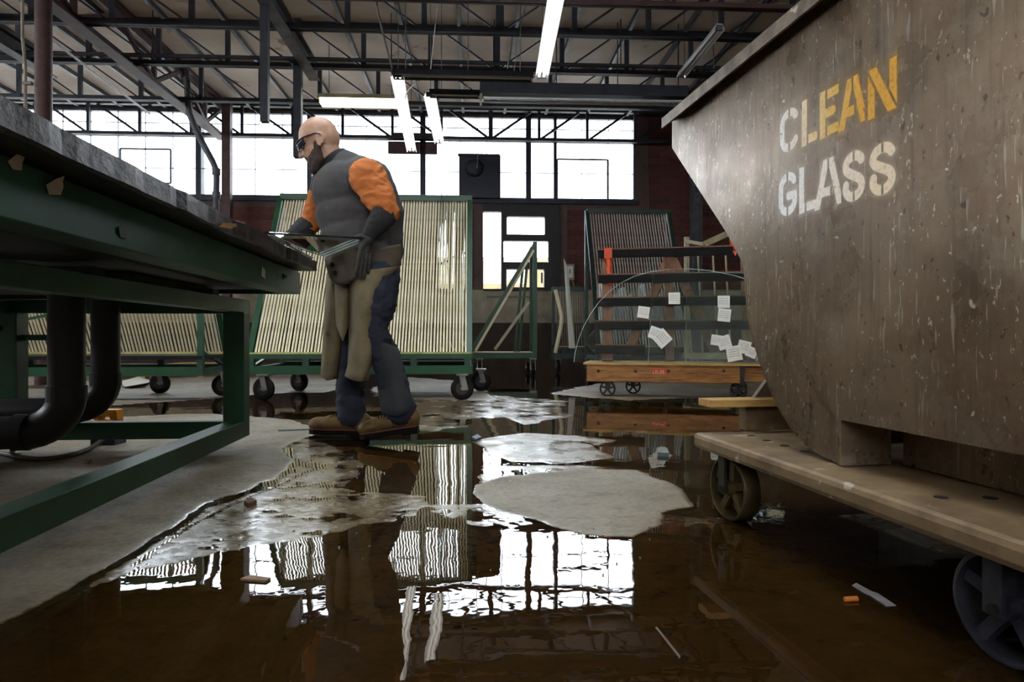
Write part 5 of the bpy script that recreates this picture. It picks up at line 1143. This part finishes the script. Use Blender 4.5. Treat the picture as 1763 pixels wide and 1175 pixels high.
# gauntlets and hands
def hand(wr, fingers, thumb, palm, cuff, nm, palm_r=(.040,.026,.045), rot=None):
    g = MB(); chain(g, cuff)
    for c_ in palm: sph(g, c_[0], c_[1], rot=rot)
    for fg in fingers: chain(g, fg, .35)
    chain(g, thumb, .35)
    o = grow(nm, g, .0042, 2, GLOVE, man, creases(.0018, 40, 4))
    for p in o.data.polygons: pass
    return o
B_ = P(633, 410, 3.44)
pal = Vector(P(628, 424, YM-.24)); w0 = Vector(P(640,402,YM-.25))
fing = []
for k, (bx, tx, ty, l) in enumerate(((621,612,472,0),(626,619,480,1),(632,626,479,2),(637,634,470,3))):
    y = YM-.27+k*.017; fing.append([(Vector(P(bx,430,y)),.0115),(Vector(P((bx+tx)/2+1,446,y-.012)),.0108),(Vector(P((bx+tx)/2-1,460,y-.008)),.0100),(Vector(P(tx,ty,y+.008)),.0088)])
    fing[-1].insert(0, (Vector(P(630,416,y)), .014))
thm = [(Vector(P(634,412,YM-.27)),.015),(Vector(P(624,406,YM-.275)),.013),(Vector(P(614,409,YM-.265)),.011),(Vector(P(610,413,YM-.255)),.0095)]
hand(w0, fing, thm, [(pal, (.034,.030,.042)), (Vector(P(632,412,YM-.25)), (.034,.034,.034))], [(w0,.034),(Vector(P(634,410,YM-.25)),.034)], 'glove')
cf = MB(); chain(cf, [(elN.lerp(wrN,.10)+Vector((.0,-.003,-.004)),.066),(elN.lerp(wrN,.55),.054),(wrN,.042),(w0,.040)]); grow('gauntlet_cuff', cf, .006, 3, CUFF, man, creases(.004, 18, 15, (1,1,2)))
wF0 = Vector(P(504,406,YM+.15)); fing = []
for k in range(4):
    y = YM+.12+k*.018; fing.append([(Vector(P(498,404,y)),.014),(Vector(P(488,408,y)),.0115),(Vector(P(480,414,y+.003)),.0105),(Vector(P(477-k*.8+2,423,y+.005)),.0092)])
hand(wF0, fing, [(Vector(P(500,408,YM+.11)),.014),(Vector(P(494,415,YM+.10)),.012),(Vector(P(488,419,YM+.105)),.010)], [(Vector(P(498,406,YM+.15)),(.034,.040,.026))], [(wF0,.034),(Vector(P(500,406,YM+.15)),.032)], 'glove')
cf = MB(); chain(cf, [(elF.lerp(wrF,.42),.062),(elF.lerp(wrF,.8),.050),(wrF,.042),(wF0,.040)]); grow('gauntlet_cuff', cf, .006, 3, CUFF, man, creases(.004, 18, 19, (1,1,2)))
# trousers
jn = MB(); sph(jn, Vector(P(634,462,YM)), (.168,.165,.115), 18, 12, tr)
chain(jn, [(Vector(P(648,480,YM-.08)),.122),(Vector(P(647,520,YM-.09)),.110),(Vector(P(640,552,YM-.10)),.086),(Vector(P(644,580,YM-.11)),.076)])
chain(jn, [(Vector(P(644,580,YM-.11)),.076),(Vector(P(664,612,YM-.10)),.074),(Vector(P(674,650,YM-.10)),.078),(Vector(P(684,690,YM-.09)),.078),(Vector(P(690,708,YM-.09)),.080)])
chain(jn, [(Vector(P(620,482,YM+.08)),.115),(Vector(P(604,540,YM+.09)),.098),(Vector(P(601,592,YM+.10)),.082),(Vector(P(603,650,YM+.10)),.076),(Vector(P(603,690,YM+.09)),.078),(Vector(P(605,712,YM+.09)),.080)])
grow('trousers', jn, .008, 4, JEAN, man, creases(.008, 15, 6, (1,1,2.2)))
# leather leg guard over the near shin and its strap
curtain('shin_guard', JEANG, [(638,600),(662,590),(686,600)], [(657,712),(684,718),(713,707)], lambda s, t: YM-.085, .104, wav=.004, seed=4)
bk = P(668, 590, YM-.155); MB().box((bk[0]-.02, bk[1]-.02, bk[2]-.02), (bk[0]+.015, bk[1]+.03, bk[2]+.02)).build('strap_buckle', RUBBER, man)
# split leather chaps
curtain('chaps_leg', CHAP, [(562,470),(578,476),(600,474)], [(552,646),(562,656),(582,652)], lambda s, t: YM-.02+.05*t, .10, wav=.007, seed=2, m=20)
curtain('chaps_leg', CHAP, [(574,480),(590,474),(604,474)], [(578,560),(590,590),(600,560)], lambda s, t: YM-.09, .06, wav=.004, seed=5, m=10)
ch_rows = []
Lc = [(592,470),(598,500),(600,540),(600,590),(598,630),(593,648)]; Rc = [(690,458),(670,486),(655,530),(646,568),(648,600),(634,655)]
m_, n_ = 24, 16
for j in range(m_):
    t = j/(m_-1); row = []
    lx = np.interp(t, np.linspace(0,1,6), [p[0] for p in Lc]); ly = np.interp(t, np.linspace(0,1,6), [p[1] for p in Lc]); rx = np.interp(t, [0,.2,.42,.6,.76,1], [p[0] for p in Rc]); ry = np.interp(t, [0,.2,.42,.6,.76,1], [p[1] for p in Rc])
    for i in range(n_):
        s = i/(n_-1); px = lx+(rx-lx)*s; py = ly+(ry-ly)*s
        if j == m_-1: py += 5*math.sin(s*3.1)
        row.append(P(px, py, YM-.075-.135*math.sqrt(max(0.0, 1-(2*s-1)**2*.97))+.006*math.sin(s*7+t*5)))
    ch_rows.append(row)
MB().sheet(ch_rows, (0,.004,0)).build('chaps_leg', CHAP, man)
curtain('apron_flap', FLAPM, [(559,440),(590,424),(640,430),(690,420)], [(566,486),(588,492),(632,470),(691,457)], lambda s, t: YM-.09+.05*abs(s-.5)*2, .125, wav=.010, seed=7, m=10, n=20)
ft = curtain('apron_corner', FLAPM, [(558,446),(574,438),(598,428)], [(566,478),(580,491),(606,488)], lambda s, t: YM-.16, .06, wav=.008, seed=1, m=8)
for px, py in ((572,456),(577,470)): q = P(px, py, YM-.235); MB().lathe(q, (0,-1,0), [(.012,0),(.012,.003),(.007,.003),(.007,-.002),(0,-.002)], 14, False).build('eyelet', SOLEM, ft)
# boots
def boot(toe, heel, ank, lift, nm, yy):
    T, Hh, A = Vector(P(*toe, yy)), Vector(P(*heel, yy)), Vector(P(*ank, yy)); L_ = (T-Hh); d = L_.normalized(); sd_ = d.cross(Vector((0,0,1))).normalized(); u = sd_.cross(d).normalized(); ln = L_.length
    rt = Matrix((d, sd_, u)).transposed(); b = MB(); h = .045
    pt_ = lambda a, s, z: Hh+d*(a*ln)+sd_*s+u*z
    sph(b, pt_(.10,0,.055), (.055,.042,.055), rot=rt); sph(b, pt_(.30,0,.060), (.075,.044,.055), rot=rt); sph(b, pt_(.55,0,.048), (.085,.046,.044), rot=rt); sph(b, pt_(.80,0,.040), (.068,.048,.038), rot=rt); sph(b, pt_(.88,0,.036), (.045,.044,.034), rot=rt)
    chain(b, [(pt_(.14,0,.07),.050),(A+Vector((0,0,-.02)),.056),(A+Vector((0,0,.02)),.060)])
    bo = grow(nm, b, .0055, 3, BOOTM, man, creases(.0022, 30, 17))
    out = [( -.02,.036),(.0,.040),(.25,.038),(.5,.041),(.72,.050),(.9,.044),(.99,.022),(1.01,.0)]; ol = [(a,s) for a,s in out]+[(a,-s) for a,s in reversed(out[:-1])]
    MB().prism([tuple(pt_(a,s,-.014)) for a,s in ol], u*.026).build('sole', SOLEM, bo); MB().prism([tuple(pt_(a*.99,s*1.06,.012)) for a,s in ol], u*.006).build('welt', WELT, bo)
    MB().prism([tuple(pt_(a,s,-.026)) for a,s in ((-.02,.036),(.25,.038),(.25,-.038),(-.02,-.036))], u*.014).build('heel', SOLEM, bo)
    lc = MB()
    for k in range(5):
        t = k/4; c_ = pt_(.62,0,.088).lerp(A+d*.055+u*.015, t); lc.tube([c_-sd_*.026-u*.008, c_+u*.006, c_+sd_*.026-u*.008], .0035, 6)
    lc.build('laces', SOLEM, bo); return bo
def W2(px, py, y): return (px, py)
boot((533,742), (632,745), (606,716), 0, 'boot', YM+.09)
boot((620,752), (718,737), (692,712), 0, 'boot', YM-.09)
# the sheet of glass in the hands
A_ = Vector(TB.world((xT-.012, TB.hit(457,400,x=xT-.012)[1], 0))); A_.z = zT1+.002
Bv = Vector(P(634,411,YM-.235)); yc = YM-.20; Cv = Vector(P(558,442,yc))
nrm = (Bv-A_).cross(Cv-A_).normalized()
if nrm.z < 0: nrm = -nrm
gh = MB().prism([tuple(A_), tuple(Bv), tuple(Cv), tuple(A_.lerp(Cv,.55)+Vector((-.05,0,.003)))], tuple(nrm*.006)); gh.build('glass_offcut', GLASS_LOW, None, W0, tuple(A_), label='clear glass offcut held in the gloves, one corner on the bench edge', cat='glass')
ed = bpy.data.objects['glass_offcut']
MB().bar(Bv-nrm*.001, Cv-nrm*.001, .005, .007, nrm).build('painted_lit_edge', EDGE_LT, ed); MB().bar(A_, Bv, .004, .0065, nrm).build('dark_edge', pm('dark_glass_edge', rgb(26,44,44), rgb(20,34,34), 10, .1, 0, 0), ed)  # the pale strip paints window light caught along one edge
# ------------------------------------------------------------------ bits lying on the floor and the bench
def lying(name, pts, th, mt, label, cat, z=.0, fr=W0):
    pp = [G(*p)[:2]+(z,) for p in pts]; return MB().prism(pp, (0,0,th)).build(name, mt, None, W0, pp[0], label=label, cat=cat)
SLAT = pm('wet_grey_slat', rgb(120,100,78), rgb(80,64,48), 5, .5, 0, .2, stretch=(8,1,1))
lying('wood_strip', [(1188,1003),(1196,991),(1262,1036),(1330,1080),(1420,1150),(1500,1215),(1440,1215),(1340,1122),(1250,1052)], .0026, pm('soaked_wood', rgb(120,94,66), rgb(84,64,44), 5, .5, 0, .2), 'long wet wooden strip lying in the brown puddle', 'wood strip', -.0030)
lying('glass_shard', [(1467,1010),(1474,1006),(1500,1020),(1512,1024),(1543,1045),(1526,1046),(1498,1027),(1490,1024)], .0015, pm('pale_shard', rgb(190,184,186), rgb(150,146,148), 20, .3), 'sliver of glass in the puddle before the hopper truck', 'glass', .001)
q = G(1466, 1036); MB().tube([(q[0]-.014, q[1], .004), (q[0]+.014, q[1]+.004, .004)], .0055, 10).build('cigarette_butt', pm('cork_tip', rgb(206,120,44), rgb(180,96,30), 30, .7), None, W0, q, label='orange butt floating in the puddle near the glass sliver', cat='butt')
lying('glass_shard', [(1128,1082),(1131,1081),(1172,1132),(1170,1136)], .0015, SLAT, 'thin straw like sliver in the puddle beside the wooden strip', 'sliver', .0)
lying('cork_block', [(420,871),(434,866),(442,870),(428,876)], .016, pm('brown_block', rgb(120,90,66), rgb(90,66,48), 20, .8), 'small brown block on the damp concrete right of the bench', 'block', .001)
lying('wood_chip', [(144,799),(150,795),(158,797),(152,801)], .012, SLAT, 'tiny wood chip on the floor under the bench', 'chip', .002)
lying('wood_sliver', [(414,1000),(430,994),(466,999),(458,1004),(430,1002)], .005, pm('wet_splinter', rgb(150,120,90), rgb(110,86,60), 20, .6), 'pale splinter at the puddle edge by the window reflection', 'splinter', .0)
lying('glass_shard', [(1132,786),(1146,776),(1152,787)], .018, GLASS_EDGE, 'small upright glass chip in the puddle beyond the dry patch', 'glass', .0)
lying('plastic_scrap', [(812,757),(822,752),(829,757),(820,761)], .012, pm('blue_scrap', rgb(70,96,120), rgb(50,70,92), 20, .5), 'small blue plastic scrap on the floor right of the boots', 'scrap', .002)
for k, (px, py) in enumerate(((1290,893),(1302,890),(1312,884))):
    lying('blue_fragment', [(px-5,py),(px,py-4),(px+6,py-1),(px+1,py+3)], .006, GLASS_EDGE if k else MATS['blue_scrap'], 'tiny blue glass fragments gathered at the iron wheel, ' + ('nearest the wheel','the middle one','the outermost')[k], 'fragment', .0)
lying('glass_sliver', [(478,742),(534,740),(534,742.5),(480,744.5)], .004, GLASS_EDGE, 'long thin glass sliver in the wet just left of the boots', 'glass', .001)
r2 = np.random.default_rng(3); cr_ = MB()
for k in range(70):
    px, py = r2.uniform(250, 1150), r2.uniform(760, 1000); q = G(px, py); s_ = r2.uniform(.0015,.0045); a = r2.uniform(0,6.28)
    cr_.prism([(q[0]+s_*math.cos(a+t), q[1]+s_*math.sin(a+t), -.001) for t in (0,2.0,4.1)], (0,0,.005))
cr_.build('glass_crumbs', GLASS_EDGE, None, W0, (0,2.5,0), label='scattered glass crumbs over the wet concrete', cat='crumbs', kind='stuff')
# broken pieces on the bench end
ct = TB.hit(520, 432, x=xT-.03)
sp_ = [(-.05,-.16,0),(.0,-.12,.012),(.01,-.02,.05),(-.01,.06,.02),(-.03,.08,0),(-.06,0,.0)]
MB().prism([(ct[0]+a*.6, ct[1]+b*.5, zT1+.001+c_*.7) for a, b, c_ in sp_], (-.004,0,.001)).build('glass_shard', GLASS_TINT, None, TB, (ct[0], ct[1], zT1), label='broken glass piece lying on the far end of the bench', cat='glass')
g0 = TB.hit(366, 372, x=xT-.10); MB().tube([(xT-.015, yT-.02, zT1+.006), (xT-.02, yT-.35, zT1+.006), (xT-.02, yT-.8, zT1+.006)], .004, 6).build('metal_strip', ZINC, None, TB, (xT-.02, yT-.3, zT1), label='thin metal edge strip lying along the far end of the bench', cat='strip')
